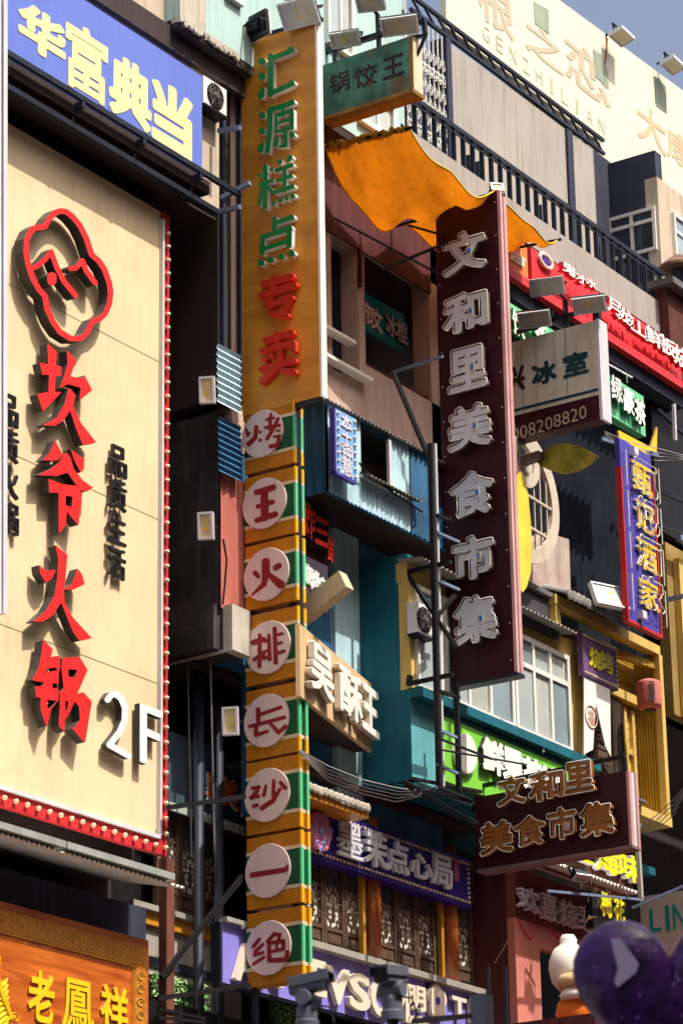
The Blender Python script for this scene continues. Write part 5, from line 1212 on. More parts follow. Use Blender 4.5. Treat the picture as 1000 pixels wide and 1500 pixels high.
m = MB(); m.bar(P(882, 529, 1, 16.9), P(925, 553, 1, 16.9), .02); m.bar(P(888, 533, 1, 16.9), P(888, 545, 1, 17.1), .015); m.bar(P(917, 549, 1, 16.9), P(918, 560, 1, 17.1), .015); solo('lamp_rail', 'thin grey lamp rail above the small mint green sign', 'rail', m, coldwhite)

# dark structure between the signs
dkb = T('dark_infill_building', 'dark clad building behind the signs on the right', 'building', (xr1, 18.6, 0))
m = MB(); m.corr((XR+2.6, 18.0, zt1-.2), (6.5, 0, 0), (0, 0, 4.4), (0, -1, 0), .16, .03); dkb.part('shade_dark_tin_wall', m, M('shaded_navy_corrugated', (.010, .014, .024), .8, .4, 2, .3, .1, spec=.08))  # near-black colour stands in for the deep shade on this wall
m = MB(); m.box(X_(896, 700, 17.9), 40, 17.6, 17.7, Z_(960, 640, 17.7), b[2]+2.3) if False else m.box(X_(965, 640, 17.6), 44, 17.7, 17.8, Z_(990, 790, 17.7), Z_(990, 560, 17.7)); dkb.part('dark_panel', m, black)

# ================================================================ CREAM ICE ROOM SIGN
XI = X_(722, 600, 17.4)
yi = float(P(875, 540, 0, XI)[1]); zi1, zi0 = float(P(875, 468, 0, XI)[2]), float(P(883, 612, 0, XI)[2])
ic = T('ice_room_sign', 'aged cream sign with dark 冰室 characters and a brown phone number strip', 'sign', (XI, 17.4, zi0))
zmx = float(P(880, 577, 0, XI)[2])
m = MB(); m.box(XI, XI+.2, yi, 17.4, zmx, zi1); ic.part('board', m, agedwhite)
m = MB(); m.box(XI-.003, XI+.2, yi, 17.4, zi0, zmx-.002); ic.part('phone_strip', m, maroon)
m = MB(); m.box(XI-.004, XI+.0, yi, 17.4, zmx+.05, zmx+.085); ic.part('blue_line', m, tealtext)
m = MB(); m.box(XI-.01, XI+.21, yi-.04, yi-.001, zi0-.01, zi1+.01); ic.part('white_edge', m, coldwhite)
for z in (.33, .66): pass
for k in range(3):
    y = yi+.42+.62*k; m = MB(); m.box(XI-.0015, XI-.0005, y, y+.006, zmx+.09, zi1); ic.part('sheet_joint', m, dark_side)
for ch, bb, f_ in (('兴', (742, 532, 768, 578), .045), ('冰', (778, 524, 815, 568), .045), ('室', (824, 510, 861, 556), .04)):
    p, w, h = rect_for(0, XI, bb); letter(ic, ch, 0, XI, p, w, h*.95, depth=.006, fat=f_, mats=[tealtext if ch != '兴' else M('brown_paint', (.05, .02, .012), .5), tealtext])
row(ic, '1008208820', 0, XI-.004, (742, 640), (853, 604), .10, .165, depth=.003, fat=-.002, mats=[M('worn_tan_print', (.46, .36, .24), .6, .1, 9)]*2)
xq_ = XI+.1
fr = T('lamp_gantry', 'black steel lamp frame standing on the cream ice room sign', 'steel frame', P(810, 475, 0, xq_))
for q0, q1, w_ in (((735, 494), (876, 448), .05), ((829, 440), (831, 482), .03), ((825, 440), (826, 480), .02), ((751, 465), (752, 508), .03), ((873, 447), (874, 470), .08), ((750, 465), (741, 448), .03), ((829, 440), (812, 425), .025)):
    m = MB(); m.bar(P(*q0, 0, xq_), P(*q1, 0, xq_), w_); fr.part('steel_bar', m, black)
for (u, v), aim, sz, lab in (((800, 420), (-.75, -.25, -.55), (.42, .22), 'largest floodlight above the ice room sign, highest of its three'), ((862, 447), (-.6, -.2, -.75), (.40, .22), 'rightmost of the three floodlights above the ice room sign'), ((782, 468), (-.6, -.2, -.75), (.40, .22), 'lowest floodlight above the ice room sign, with a green glow in its glass')):
    p = P(u, v, 0, xq_-.25); t = floodlight(lab, p, sz, aim, arm=P(u, v+8, 0, xq_))

# ================================================================ WIND WHEEL AND YELLOW BLADES
YQ = 17.1
wh = T('wind_wheel', 'bone white ring wheel with thin grid bars behind the long maroon sign', 'wheel', P(768, 722, 1, YQ))
cx_, cz_ = X_(766, 722, YQ), Z_(766, 722, YQ)
rx_ = X_(824, 722, YQ)-cx_
def ring(r0, r1, y0, y1, c, n=48):
    mb = MB(); o = [(c[0]+math.cos(2*math.pi*i/n)*r1, c[1]+math.sin(2*math.pi*i/n)*r1) for i in range(n)]; i_ = [(c[0]+math.cos(2*math.pi*i/n)*r0, c[1]+math.sin(2*math.pi*i/n)*r0) for i in range(n)]
    mb.prism([o, i_], lambda a, b: (a, y0, b), lambda a, b: (a, y1, b), bk=True); return mb
RW_ = .87
wh.part('outer_ring', ring(RW_-.17, RW_, YQ, YQ+.06, (cx_, cz_)), bonewhite)
wh.part('inner_ring', ring(.20, .33, YQ-.02, YQ+.04, (cx_+.05, cz_+.42)), bonewhite)
wh.part('hub_ring', ring(.05, .12, YQ-.03, YQ+.03, (cx_+.08, cz_+.40)), bonewhite)
for i in range(-4, 5):
    x = i*.15; h_ = math.sqrt(max(.01, (RW_-.1)**2-x*x)); m = MB(); m.bar((cx_+x, YQ+.03, cz_-h_), (cx_+x, YQ+.03, cz_+h_), .02); wh.part('grid_bar', m, bonewhite)
for z in (-.35, 0.05): 
    h_ = math.sqrt((RW_-.1)**2-z*z); m = MB(); m.bar((cx_-h_, YQ+.025, cz_+z), (cx_+h_, YQ+.025, cz_+z-.06), .03); wh.part('grid_bar', m, bonewhite)
bl = T('yellow_blade_pair', 'two large leaf shaped yellow fan blades, one hanging and one sticking out', 'fan blades', P(766, 672, 1, YQ-.15))
bc = lambda pts: crop(1, 0, 0, pts)
B1_ = [(763, 690), (768, 700), (773, 725), (777, 765), (779, 805), (777, 838), (771, 860), (765, 868), (759, 858), (753, 830), (750, 795), (751, 755), (756, 715)]
Y1_ = YQ-.2; mb2 = MB(); mb2.prism([B1_], lambda u, v: P(u, v, 1, Y1_), lambda u, v: P(u, v, 1, Y1_)+np.array([0, .05, 0]), bk=True); bl.part('hanging_blade', mb2, leafyellow)
XB = X_(775, 672, YQ-.1)
B2_ = [(784, 674), (792, 662), (806, 653), (826, 649), (848, 653), (864, 661), (874, 668), (862, 679), (845, 689), (824, 693), (804, 688), (790, 682)]
mb2 = MB(); mb2.prism([B2_], lambda u, v: P(u, v, 0, XB), lambda u, v: P(u, v, 0, XB)+np.array([.05, 0, 0]), bk=True); bl.part('outstretched_blade', mb2, M('unlit_yellow_blade', (.36, .30, .035), .5, .45, 4, .3, .05))  # darker copy of the blade yellow stands in for its unlit face
m = MB(); m.bar(P(765, 676, 0, XB-.05), P(792, 667, 0, XB-.05), .11, .10); bl.part('blade_holder', m, M('brown_grey_holder', (.10, .07, .06), .5, .2, 5))
# terrace slabs behind the wheel
m = MB(); m.prism([[(772, 800), (800, 780), (833, 790), (836, 888), (775, 862)]], lambda u, v: P(u, v, 1, 17.5), lambda u, v: P(u, v, 1, 17.5)+np.array([0, .2, 0])); rb.part('lit_slab', m, M('pinkish_concrete', (.46, .37, .33), .85, .15, 4, .4, .2, rust=.2))
a, b = P(752, 845, 1, 17.45), P(813, 925, 1, 17.45); m = MB(); m.box(a[0]-.6, b[0], 17.4, 17.55, zt1-.1, Z_(790, 868, 17.45)); rb.part('grey_panel', m, M('plum_grey_panel', (.06, .055, .07), .8, .15, 3, .3, .1))
m = MB(); m.bar((a[0]-.6, 17.37, Z_(790, 867, 17.4)), (b[0]+.1, 17.37, Z_(790, 867, 17.4)), .06); rb.part('panel_cap', m, slate)

# ================================================================ YELLOW BALCONY BAY
YY = 17.3
yb_ = T('yellow_balcony', 'yellow wooden balcony bay with a tiled eave, vertical boards and open front', 'balcony', P(930, 1190, 1, 17.3))
zyt = Z_(900, 905, YY); xy1 = X_(974, 1100, YY)
xt0, xt1 = X_(815, 865, YY), X_(912, 915, YY)
tile_eave(yb_, xt0, X_(908, 910, YY), YY-.14, Z_(860, 884, YY-.14), 14, M('light_grey_tile', (.24, .24, .23), .8, .3, 5, .3, .2), .066, .5, .2)
zbm = Z_(870, 905, YY)
m = MB(); m.box(xt0-.05, xy1, YY, YY+.12, zbm-.06, zbm+.06); yb_.part('top_beam', m, yellowp)
m = MB(); m.box(xt0-.03, xy1, YY+.13, YY+.22, zbm-.02, zbm+.10); yb_.part('rear_beam', m, yellowshade)
zyb = Z_(974, 1196, YY); 
m = MB(); m.box(xt0-.03, xt0+.09, YY+.01, YY+.1, zt1, zbm-.061); yb_.part('short_post', m, yellowp)
m = MB(); m.box(xy1-.06, xy1+.03, YY-.01, YY+.08, zyb, zbm-.061); yb_.part('corner_post', m, yellowp)
m = MB(); m.bar((xr1+.2, 17.6, zbm-.2), (xy1, YY+.1, zbm-.2), .09); yb_.part('inner_beam', m, yellowshade)
# side wall of vertical boards (faces left in the picture)
YBk = 17.68; xi_ = xy1-.04
nb = 7
for i in range(nb):
    ya, yb2 = YY+.09+(YBk-YY-.09)*i/nb, YY+.09+(YBk-YY-.09)*(i+1)/nb-.012
    m = MB(); m.box(xi_+.002*(i % 2), xi_+.04, ya, yb2, zyb+.03, zbm-.07); yb_.part('board', m, yellowshade)
m = MB(); m.box(xi_+.02, xi_+.06, YY+.08, YBk, zyb+.02, zbm-.06); yb_.part('board_backing', m, M('dark_gap', (.03, .02, .01), .9))
# back wall with slats and door panel
xl_ = xr1-.3
npl = 15
for i in range(npl):
    z0_, z1_ = zyb+(zbm-zyb)*i/npl, zyb+(zbm-zyb)*(i+1)/npl-.012
    m = MB(); m.box(xr1+.0, xi_, YBk, YBk+.03, z0_, z1_); yb_.part('plank', m, yellowp if i < 9 else yellowshade)  # upper planks take the deeper yellow as painted shade below the eave
m = MB(); m.box(xl_, xi_, YBk+.02, YBk+.1, zyb, zbm); yb_.part('plank_backing', m, M('dark_gap', (0, 0, 0)))
a, b = P(893, 1003, 1, YBk-.1), P(925, 1025, 1, YBk-.1); m = MB(); m.box(a[0], b[0]+.2, YBk-.12, YBk-.001, b[2]-.05, a[2]); yb_.part('door_lintel', m, yellowp)
a, b = P(913, 1035, 1, YBk-.05), P(935, 1175, 1, YBk-.05)
m = MB(); m.box(a[0], a[0]+.07, YBk-.05, YBk-.001, b[2], a[2]); m.box(b[0]-.07, b[0], YBk-.05, YBk-.001, b[2], a[2]); m.box(a[0]+.07, b[0]-.07, YBk-.04, YBk-.002, b[2]+.6, b[2]+.67); yb_.part('door_frame', m, yellowp)
f = yb_.inst('lattice_leaf', lat, (X_(896, 1080, YBk-.08), YBk-.08, Z_(900, 1140, YBk)), scale=(.75, 1, 1))
m = MB(); m.box(xr1-.35, xy1+.04, YY-.02, YBk+.1, zyb-.12, zyb-.0); yb_.part('floor_edge', m, yellowp)
m = MB(); m.box(X_(905, 1130, YY), X_(935, 1150, YY), YY-.1, YY-.03, zyb+.02, zyb+.05); yb_.part('tray', m, slate)

bq = T('barbecue_sign', 'small purple sign with yellow characters and bulb edges over the white banner', 'sign', P(880, 970, 1, 17.35))
YK = 17.30
a, b = P(852, 932, 1, YK), P(905, 1012, 1, YK); m = MB(); m.box(a[0], b[0], YK, YK+.08, b[2], Z_(852, 925, YK)); bq.part('board', m, M('dusty_purple_sheet', (.16, .08, .20), .5, .2, 5, .2))
for ch, bb in (('烧', (862, 945, 878, 985)), ('烤', (877, 950, 896, 992))):
    p, w, h = rect_for(1, YK, bb); letter(bq, ch, 1, YK, p, w, h*.9, depth=.02, fat=.02, mats=[yellowface]*2)
m = MB(); za_, zb_ = b[2]+.04, Z_(852, 925, YK)-.04
for z in (za_, zb_):
    for i in range(18): m.lathe([(.014, 0), (.016, .012), (.006, .022)], (a[0]+.03+(b[0]-a[0]-.06)*i/17, YK, z), (0, -1, 0), 5)
for i in range(8): m.lathe([(.014, 0), (.016, .012), (.006, .022)], (b[0]-.03, YK, za_+(zb_-za_)*(i+.5)/8), (0, -1, 0), 5)
bq.part('bulbs', m, bulbm, stuff=True)
wb = T('white_banner', 'white cloth banner with a round faint emblem, torn at its foot', 'banner', P(872, 1060, 1, 17.45))
traced(wb, 1, 17.33, [[(855, 990), (893, 1010), (894, 1108), (886, 1092), (872, 1030), (868, 1098), (855, 1105)]], .012, 0, [white_face, white_face], 'cloth')
p, w, h = rect_for(1, 17.31, (857, 1028, 874, 1072)); m = MB(); m.tube([(p[0]+math.cos(q)*w*.5, 17.312, p[2]+math.sin(q)*h*.45) for q in [i*math.pi/10 for i in range(20)]], .008, 4, closed=True); wb.part('emblem_ring', m, M('faint_red_print', (.62, .34, .26), .6))
letter(wb, '福', 1, 17.315, p, w*.5, h*.6, depth=.003, fat=.0, mats=[M('faint_red_print', (0, 0, 0))]*2)
a = P(868, 1095, 1, 17.62); m = MB(); m.box(xr1-.35, X_(912, 1100, 17.62), 17.60, 17.64, zyb, Z_(868, 1015, 17.62)); yb_.part('dark_screen', m, M('dim_brown_screen', (.05, .035, .025), .7, .3, 6))
f = yb_.inst('lattice_leaf', lat, (X_(868, 1060, 17.5), 17.5, Z_(880, 1120, 17.56)), scale=(1.1, 1, .9))

lt = T('paper_lantern', 'faded pink cloth lantern hanging in the yellow balcony', 'lantern', P(950, 1017, 1, 17.2))
p, w, h = rect_for(1, 17.2, (932, 990, 968, 1046)); R_ = w*.34*1.25
R_ = .16; H_ = h*1.12
prof = [(R_*.55, -H_/2), (R_*.8, -H_*.45)]
for i in range(13): 
    t_ = -0.42+.84*i/12; prof.append((R_*(1-.10*abs(t_*2)**3)*(1.0 if i % 2 else .975), H_*t_))
prof += [(R_*.8, H_*.45), (R_*.5, H_*.5)]
m = MB(); m.lathe(prof, p, (0, 0, 1), 24); lt.part('cloth_shade', m, lantern_pink, smooth=True)
m = MB(); m.lathe([(R_*.5, 0), (R_*.5, .02)], (p[0], p[1], p[2]-H_/2-.022), (0, 0, 1), 16); lt.part('base_ring', m, dark_side)
m = MB(); m.bar((p[0], p[1], p[2]+H_/2), (p[0], p[1], zbm-.2), .006); lt.part('string', m, dark_side)
for i, ch in enumerate('居酒屋'):
    c = np.array([p[0]-R_*.78, p[1]-R_*.66, p[2]+H_*(.22-.22*i)]); ADIR[3] = (np.array([.64, -.77, 0]), np.array([-.77, -.64, 0]))
    letter(lt, ch, 3, 0, c, .085, .095, depth=.004, off=.0, fat=.015, mats=[dark_side]*2)

# ================================================================ INDIGO VERTICAL NEON SIGN
YI = 16.85
nv = T('tavern_sign', 'indigo vertical sign with yellow neon outlined characters and red edges', 'sign', P(935, 780, 1, YI))
a = P(906, 641, 1, YI); b = P(969, 932, 1, YI); xn0, xn1 = a[0]+.0, b[0]-.05; zn1, zn0 = a[2], b[2]
m = MB(); m.box(xn0, xn1, YI, YI+.07, zn0, zn1); nv.part('board', m, indigo)
m = MB(); m.box(xn0-.03, xn0, YI-.02, YI+.06, zn0, zn1-.4); m.box(xn1, xn1+.03, YI-.02, YI+.06, zn0, zn1-.2); m.box(xn0-.03, xn1+.03, YI-.02, YI+.06, zn0-.04, zn0-.001); nv.part('red_edge', m, redstrip)
for ch, v in zip('甄记酒家', (703, 758, 815, 872)):
    u = 936+(v-700)*.06; p, w, h = rect_for(1, YI, (u-14, v-30, u+15, v+30)); o = letter(nv, ch, 1, YI, p, w, h, depth=.03, off=.01, fat=.012, mats=[yellowneon, whiteside], tubes=(.008, .045, .05, neon), n=72)
for z_ in range(4):
    for x in (xn0+.07, xn1+.1):
        z1_ = zn1-.15-(zn1-zn0-.2)*z_/4; m = MB(); m.tube([(x, YI, z1_), (x, YI-.05, z1_), (x, YI-.05, z1_-.48), (x, YI, z1_-.48)], .008, 5); nv.part('neon_tube', m, neon)
for z in (zn1-.1, zn0+.12): m = MB(); m.box(xn0+.25, xn0+.36, YI-.08, YI, z-.05, z+.05); nv.part('fixing', m, coldwhite)
m = MB(); m.bar(P(880, 643, 1, 17.3), P(963, 668, 1, 16.9), .05); m.bar(P(972, 880, 1, 16.95), P(1004, 872, 0, X_(972, 880, 16.95)), .05); T('stay_bars', 'dark stay bars holding the indigo neon sign', 'steel bars', m.v[0]).part('stay_bar', m, steelblue)
p = P(893, 872, 1, 17.0); floodlight('silver floodlight facing up beside the foot of the indigo sign', p, (.52, .34), (-.35, -.85, .35), lens=M('silver_led_glass', (.55, .55, .52), .2, .2, 8))
ys = T('yellow_scrap_sign', 'bent yellow scrap of sign sheet above the indigo sign', 'sign', P(920, 650, 1, 17.0))
traced(ys, 1, 17.0, [[(905, 630), (952, 655), (962, 625), (961, 668), (950, 668), (906, 648)]], .03, 0, [yellowneon, rustedge], 'sheet')

# far yellow building at the right edge
fb = T('ochre_building', 'ochre yellow building with dark openings at the far right edge', 'building', (35, 17.6, 0))
zf1, zf0 = Z_(985, 800, 17.6), Z_(985, 1045, 17.6); xf_ = X_(979, 900, 17.6)
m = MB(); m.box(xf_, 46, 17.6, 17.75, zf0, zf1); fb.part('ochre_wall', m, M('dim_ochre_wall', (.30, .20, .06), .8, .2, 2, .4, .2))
m = MB(); m.box(X_(993, 900, 17.55), 46, 17.5, 17.59, zf0, zf1-.2); fb.part('painted_sun_strip', m, yellowp)  # paler strip stands in for the sunlit part of the wall
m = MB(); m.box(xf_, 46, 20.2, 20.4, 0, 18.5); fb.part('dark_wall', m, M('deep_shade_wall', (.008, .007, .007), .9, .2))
m = MB(); m.bar((xf_, 17.4, zf1+.02), (46, 17.4, zf1+.02), .08); fb.part('eave_pipe', m, steelblue)
for v0, v1 in ((600, 640), (720, 735), (770, 782)):
    m = MB(); m.bar(P(963, v0, 1, 17.2), P(1004, v1, 1, 17.2), .04); fb.part('dark_strut', m, dkblue)
m = MB(); m.bar(P(986, 592, 1, 17.1), P(988, 645, 1, 17.1), .04); fb.part('grey_pipe', m, coldwhite)

# ================================================================ ORANGE AWNING
YA0 = 18.0
def lerp(a, b, t): return a+(b-a)*t
xa1 = X_(477, 214, YA0); pA = P(477, 214, 0, xa1); pB = P(597, 188, 0, xa1)
xa2 = X_(590, 326, YA0); pC = P(590, 326, 0, xa2); pD = P(728, 286, 0, xa2)
xa3 = X_(742, 368, YA0-.0); pE = P(700, 372, 0, X_(700, 372, YA0)); xa3 = pE[0]; pF = P(816, 352, 0, xa3)
aw = T('orange_awning', 'sagging orange cloth awning slung between the orange and the maroon vertical signs', 'awning', pA)
def cloth(p0, p1, p2, p3, sag, name, seed, nu=26, nv=18):
    """p0-p1 upper rod (wall to street), p2-p3 lower rod"""
    mb = MB(); vs_ = []; r_ = random.Random(seed); ph = [r_.uniform(0, 6) for _ in range(6)]
    for i in range(nu+1):
        s = i/nu
        for j in range(nv+1):
            t = j/nv; a_ = lerp(p0, p1, t); b_ = lerp(p2, p3, t); c = lerp(a_, b_, s)
            z = -sag*4*s*(1-s)*(.8+.3*math.sin(t*3+ph[0]))
            z += .07*math.sin(t*11+s*5+ph[1])*(1-s)*(.3+s) + .05*math.sin((t+s*.9)*13+ph[2])*s + .025*math.sin(s*11+t*5+ph[3])
            z += .012*math.sin(t*37+s*13+ph[4]) - .05*abs(math.sin((t*1.3+s*1.1)*5+ph[5]))*(.4+s*.6)
            vs_.append((c[0], c[1], c[2]+z))
    fs = [(i*(nv+1)+j, i*(nv+1)+j+1, (i+1)*(nv+1)+j+1, (i+1)*(nv+1)+j) for i in range(nu) for j in range(nv)]
    mb.add(vs_, fs); o = aw.part(name, mb, orange_cloth, smooth=True)
    for j in (0, nv): h_ = MB(); h_.tube([vs_[i*(nv+1)+j] for i in range(nu+1)], .012, 5); aw.part('hem', h_, yellowneon, o)
    return o
cloth(pA, pB, pC, pD, .36, 'cloth', 3)
cloth(pC+np.array([.02, 0, .0]), pD+np.array([.02, 0, 0]), pE, pF, .12, 'cloth', 9)
m = MB()
rr = random.Random(2)
for i in range(28):   # cloth bunched round the top rod
    t = i/27; c = lerp(pA, pB, t); m.lathe([(.02, -.03), (rr.uniform(.03, .055), 0), (.02, .035)], (c[0]+rr.uniform(-.02, .02), c[1], c[2]+rr.uniform(-.02, .02)), (0, 1, .1), 7)
aw.part('rolled_hem', m, M('dark_ochre_cloth', (.42, .22, .02), .9, .4, 12, 0, .3))
for q0, q1 in ((pA+np.array([0, .1, 0]), pB+(pB-pA)*.1), (pC+np.array([0, .15, -.02]), pD+np.array([0, -.1, -.02])), (pE+np.array([0, .1, -.01]), pF+np.array([0, -.05, 0]))):
    m = MB(); m.tube([q0, q1], .02, 8); aw.part('rod', m, black)
m = MB(); m.bar(P(598, 330, 1, 17.9), P(650, 345, 1, 17.3), .03); m.bar(P(560, 395, 1, 17.8), P(655, 355, 1, 17.2), .03); m.bar(P(490, 320, 1, 17.8), P(640, 400, 1, 17.3), .02); aw.part('brace', m, black)

# ================================================================ GREEN HANGING SIGN
XG = X_(462, 130, 18.0)
yg = float(P(602, 90, 0, XG)[1]); zga, zgb = float(P(600, 53, 0, XG)[2]), float(P(606, 130, 0, XG)[2])
gs = T('dumpling_sign', 'weathered green blue box sign with dark brush characters hanging right of the orange sign', 'sign', (XG, 18, zgb))
m = MB(); m.box(XG, XG+.2, yg, 17.95, zgb, zga); gs.part('board', m, green_old)
m = MB(); m.box(XG-.03, XG+.22, yg-.03, 17.95, zgb-.05, zgb-.001); m.box(XG-.015, XG, yg-.03, yg+.02, zgb, zga); gs.part('rusty_rim', m, rustedge)
m = MB(); m.box(XG+.0, XG+.2, yg-.03, yg-.001, zgb, zga); gs.part('white_end', m, M('cream_end', (.70, .60, .44), .5, .1, 4, .3))
for ch, bb in (('锅', (482, 100, 512, 142)), ('饺', (518, 88, 552, 134)), ('王', (560, 75, 592, 120))):
    p, w, h = rect_for(0, XG, bb); letter(gs, ch, 0, XG, p, w, h*.92, depth=.004, fat=.012 if ch != '王' else .025, mats=[M('dark_plum_brush', (.035, .012, .02), .6, .4, 10)]*2)
gf = T('lamp_gantry', 'black steel frame carrying lamps over the weathered green sign', 'steel frame', P(540, 50, 0, XG))
xg_ = XG+.1
for q0, q1, w_ in (((470, 78), (622, 30), .06), ((555, 70), (553, 22), .045), ((553, 22), (538, 2), .04), ((490, 92), (490, 68), .04), ((620, 30), (623, 50), .05), ((623, 52), (608, 86), .03), ((602, 55), (624, 52), .04), ((468, 60), (510, 66), .03)):
    m = MB(); m.bar(P(*q0, 0, xg_), P(*q1, 0, xg_), w_); gf.part('steel_bar', m, dkblue)
for (u, v), aim, sz, lab in (((505, 58), (-.6, -.2, -.75), (.36, .2), 'left floodlight on the frame over the weathered green sign'), ((585, 38), (-.55, -.2, -.8), (.44, .24), 'right floodlight on the frame over the weathered green sign'), ((542, 4), (-.5, -.2, -.85), (.34, .24), 'floodlight cut by the top edge above the weathered green sign')):
    floodlight(lab, P(u, v, 0, xg_-.2), sz, aim, arm=P(u, v+8, 0, xg_))
floodlight('black finned floodlight seen from behind on top of the orange sign', P(379, 40, 0, xo-.05), (.38, .30), (.9, -.2, .1), arm=P(379, 62, 0, xo+.05))
floodlight('large black floodlight tilted down on top of the orange sign', P(437, 20, 0, xo-.15), (.46, .32), (-.75, -.1, -.65), arm=P(440, 36, 0, xo+.1))
m = MB(); m.bar(P(353, 62, 0, xo+.05), P(472, 28, 0, xo+.05), .05); solo('lamp_bar', 'dark lamp bar along the top of the orange vertical sign', 'bar', m, dkblue)

# ================================================================ UNDER THE BAY
us2 = T('red_letter_sign', 'dark sign with bright red characters under the tin bay', 'sign', P(460, 770, 1, 17.8))
m = MB(); a, b = P(430, 745, 1, 17.9), P(482, 835, 1, 17.9); m.box(a[0]-.3, b[0], 17.9, 18.0, b[2], a[2]+.1); us2.part('board', m, M('dark_oxblood_sheet', (.06, .012, .01), .5))
for ch, bb in (('炸', (438, 730, 456, 800)), ('三', (455, 752, 476, 810)), ('鲜', (474, 782, 482, 830))):
    p, w, h = rect_for(1, 17.85, bb); letter(us2, ch, 1, 17.85, p, w, h*.85, depth=.05, off=.01, fat=.035, mats=[M('lit_red_acrylic', (.85, .03, .02), .4), dark_side])
us3 = T('black_grill_sign', 'black sign with crowded white characters behind the disc sign', 'sign', P(462, 850, 1, 17.7))
a, b = P(442, 812, 1, 17.7), P(481, 905, 1, 17.7); m = MB(); m.box(a[0]-.3, b[0], 17.7, 17.8, b[2]+.05, a[2]); us3.part('board', m, M('dark_plum_sheet', (.05, .04, .06), .5))
for ch, bb in (('烧', (444, 822, 455, 862)), ('烤', (454, 830, 466, 872)), ('店', (465, 840, 477, 880))):
    p, w, h = rect_for(1, 17.7, bb); letter(us3, ch, 1, 17.7, p, w, h*.85, depth=.02, fat=.03, mats=[white_face]*2)
m = MB(); m.bar(P(436, 905, 0, xd+.45), P(507, 850, 0, xd+.45), .15, .22); solo('cream_beam', 'short cream board jutting up behind the disc sign', 'beam', m, M('cream_beam_paint', (.52, .42, .28), .6, .1, 3, .3))
# angled cream sign
ang = math.radians(15); Ay = 17.3
A3 = np.array([math.cos(ang), math.sin(ang), 0.]); O3 = np.array([math.sin(ang), -math.cos(ang), 0.]); ADIR[2] = (A3, O3)
oA = P(438, 980, 1, Ay)
def PA(u, v, off=0.):
    d = FW*FPX+RT*(u-500)-UP*(v-750); o_ = oA+O3*off; t_ = ((o_-CAM) @ O3)/(d @ O3); return CAM+d*t_
qa, qb, qc = PA(438, 933), PA(541, 1000), PA(545, 1102)
wk = T('cream_angled_sign', 'slanting cream sign with thick white characters right of the disc sign', 'sign', qc)
zq1, zq0 = float(qb[2]), float(qc[2]); L_ = float((qc-oA) @ A3)
m = MB()
def pan(m, s0, s1, d0, d1, z0, z1):
    vs_ = [oA+A3*s+O3*d+np.array([0, 0, z-oA[2]]) for s in (s0, s1) for d in (d0, d1) for z in (z0, z1)]
    m.add(vs_, [(0, 1, 3, 2), (4, 6, 7, 5), (0, 4, 5, 1), (2, 3, 7, 6), (0, 2, 6, 4), (1, 5, 7, 3)])
pan(m, .03, L_, 0, -.05, zq0, zq1); wk.part('board', m, M('tan_cream_board', (.60, .43, .24), .6, .06, 3, .1))
m = MB(); pan(m, .3, L_, -.052, -.75, zq0+.02, zq0+.06); wk.part('box_underside', m, darkwall)
Hs = zq1-zq0; Ls = L_
for i, (ch, s_, w_) in enumerate((('吴', .21, .42), ('酥', .60, .45), ('王', .88*1.0, .34))):
    c = oA+A3*(Ls*s_)+np.array([0, 0, (zq0+zq1)/2-oA[2]]); letter(wk, ch, 2, 0, c, Ls*w_*.72, Hs*.68, depth=.07, off=.02, fat=.03, mats=[white_face, M('ivory_side', (.62, .56, .46), .5)])

# ================================================================ LOWER RIGHT SHOPS
XZ = X_(692, 1300, 18.2); yq = float(P(755, 1400, 0, XZ)[1])
zzt = float(P(757, 1268, 0, XZ)[2])
sh = T('shaomai_shop', 'dark red shop with salmon front and grey white characters at the lower right', 'shop', (XZ, yq, 0))
m = MB(); m.box(XZ, XZ+.1, yq+.004, 20, 0, zzt); sh.part('side_wall', m, maroonwall)
m = MB(); m.bar(P(724, 1411, 0, XZ-.002), P(744, 1378, 0, XZ-.002), .012); sh.part('scratch', m, pinkedge)
xd0, xd1 = X_(792, 1450, yq), X_(850, 1450, yq); zdr = Z_(792, 1390, yq); zhd = Z_(757, 1345, yq)
m = MB(); m.box(XZ-.005, xd0, yq, yq+.1, 0, zhd); m.box(xd0, xd1, yq, yq+.1, zdr, zhd); m.box(xd1, xd1+1.2, yq, yq+.1, 0, zhd); sh.part('front_wall', m, salmon)
m = MB(); m.box(XZ-.004, xd1+1.2, yq+.001, yq+.1, zhd+.001, zzt); sh.part('header', m, M('shaded_header_board', (.20, .06, .05), .8, .15, 3, .3))  # darker header colour stands in for the shade under the tin canopy
m = MB(); m.box(XZ, xd1+1.5, yq+.6, yq+.7, 0, zzt); sh.part('interior', m, black)
for ch, bb in zip('欢喜烧麦', ((764, 1294, 794, 1340), (794, 1302, 820, 1352), (822, 1314, 850, 1362), (848, 1322, 874, 1368))):
    p, w, h = rect_for(1, yq-.12, bb); letter(sh, ch, 1, yq, p+np.array([0, .12, 0]), w*.95, h*.95, depth=.07, off=.03, fat=.018, n=90, mats=[white_face, lav_white])
m = MB()
for q0, q1 in (((758, 1350), (776, 1378)), ((776, 1378), (788, 1352)), ((800, 1352), (818, 1376))): m.bar(P(*q0, 1, yq-.003), P(*q1, 1, yq-.003), .02, .004)
sh.part('red_brush_mark', m, redsign)
m = MB(); m.corr((XZ-.05, yq-.55, zzt-.02), (X_(925, 1345, yq-.5)-XZ+.2, 0, 0), (0, .9, .2), (0, 0, 1), .085, .02); m.corr((XZ-.05, yq-.55, zzt-.035), (X_(925, 1345, yq-.5)-XZ+.2, 0, 0), (0, .9, .2), (0, 0, 1), .085, .02); sh.part('tin_canopy', m, white_face)
YSF = 17.3
sf = T('seafood_sign', 'brown sign with lemon yellow characters 生海味 behind the wide maroon sign', 'sign', P(880, 1270, 1, YSF))
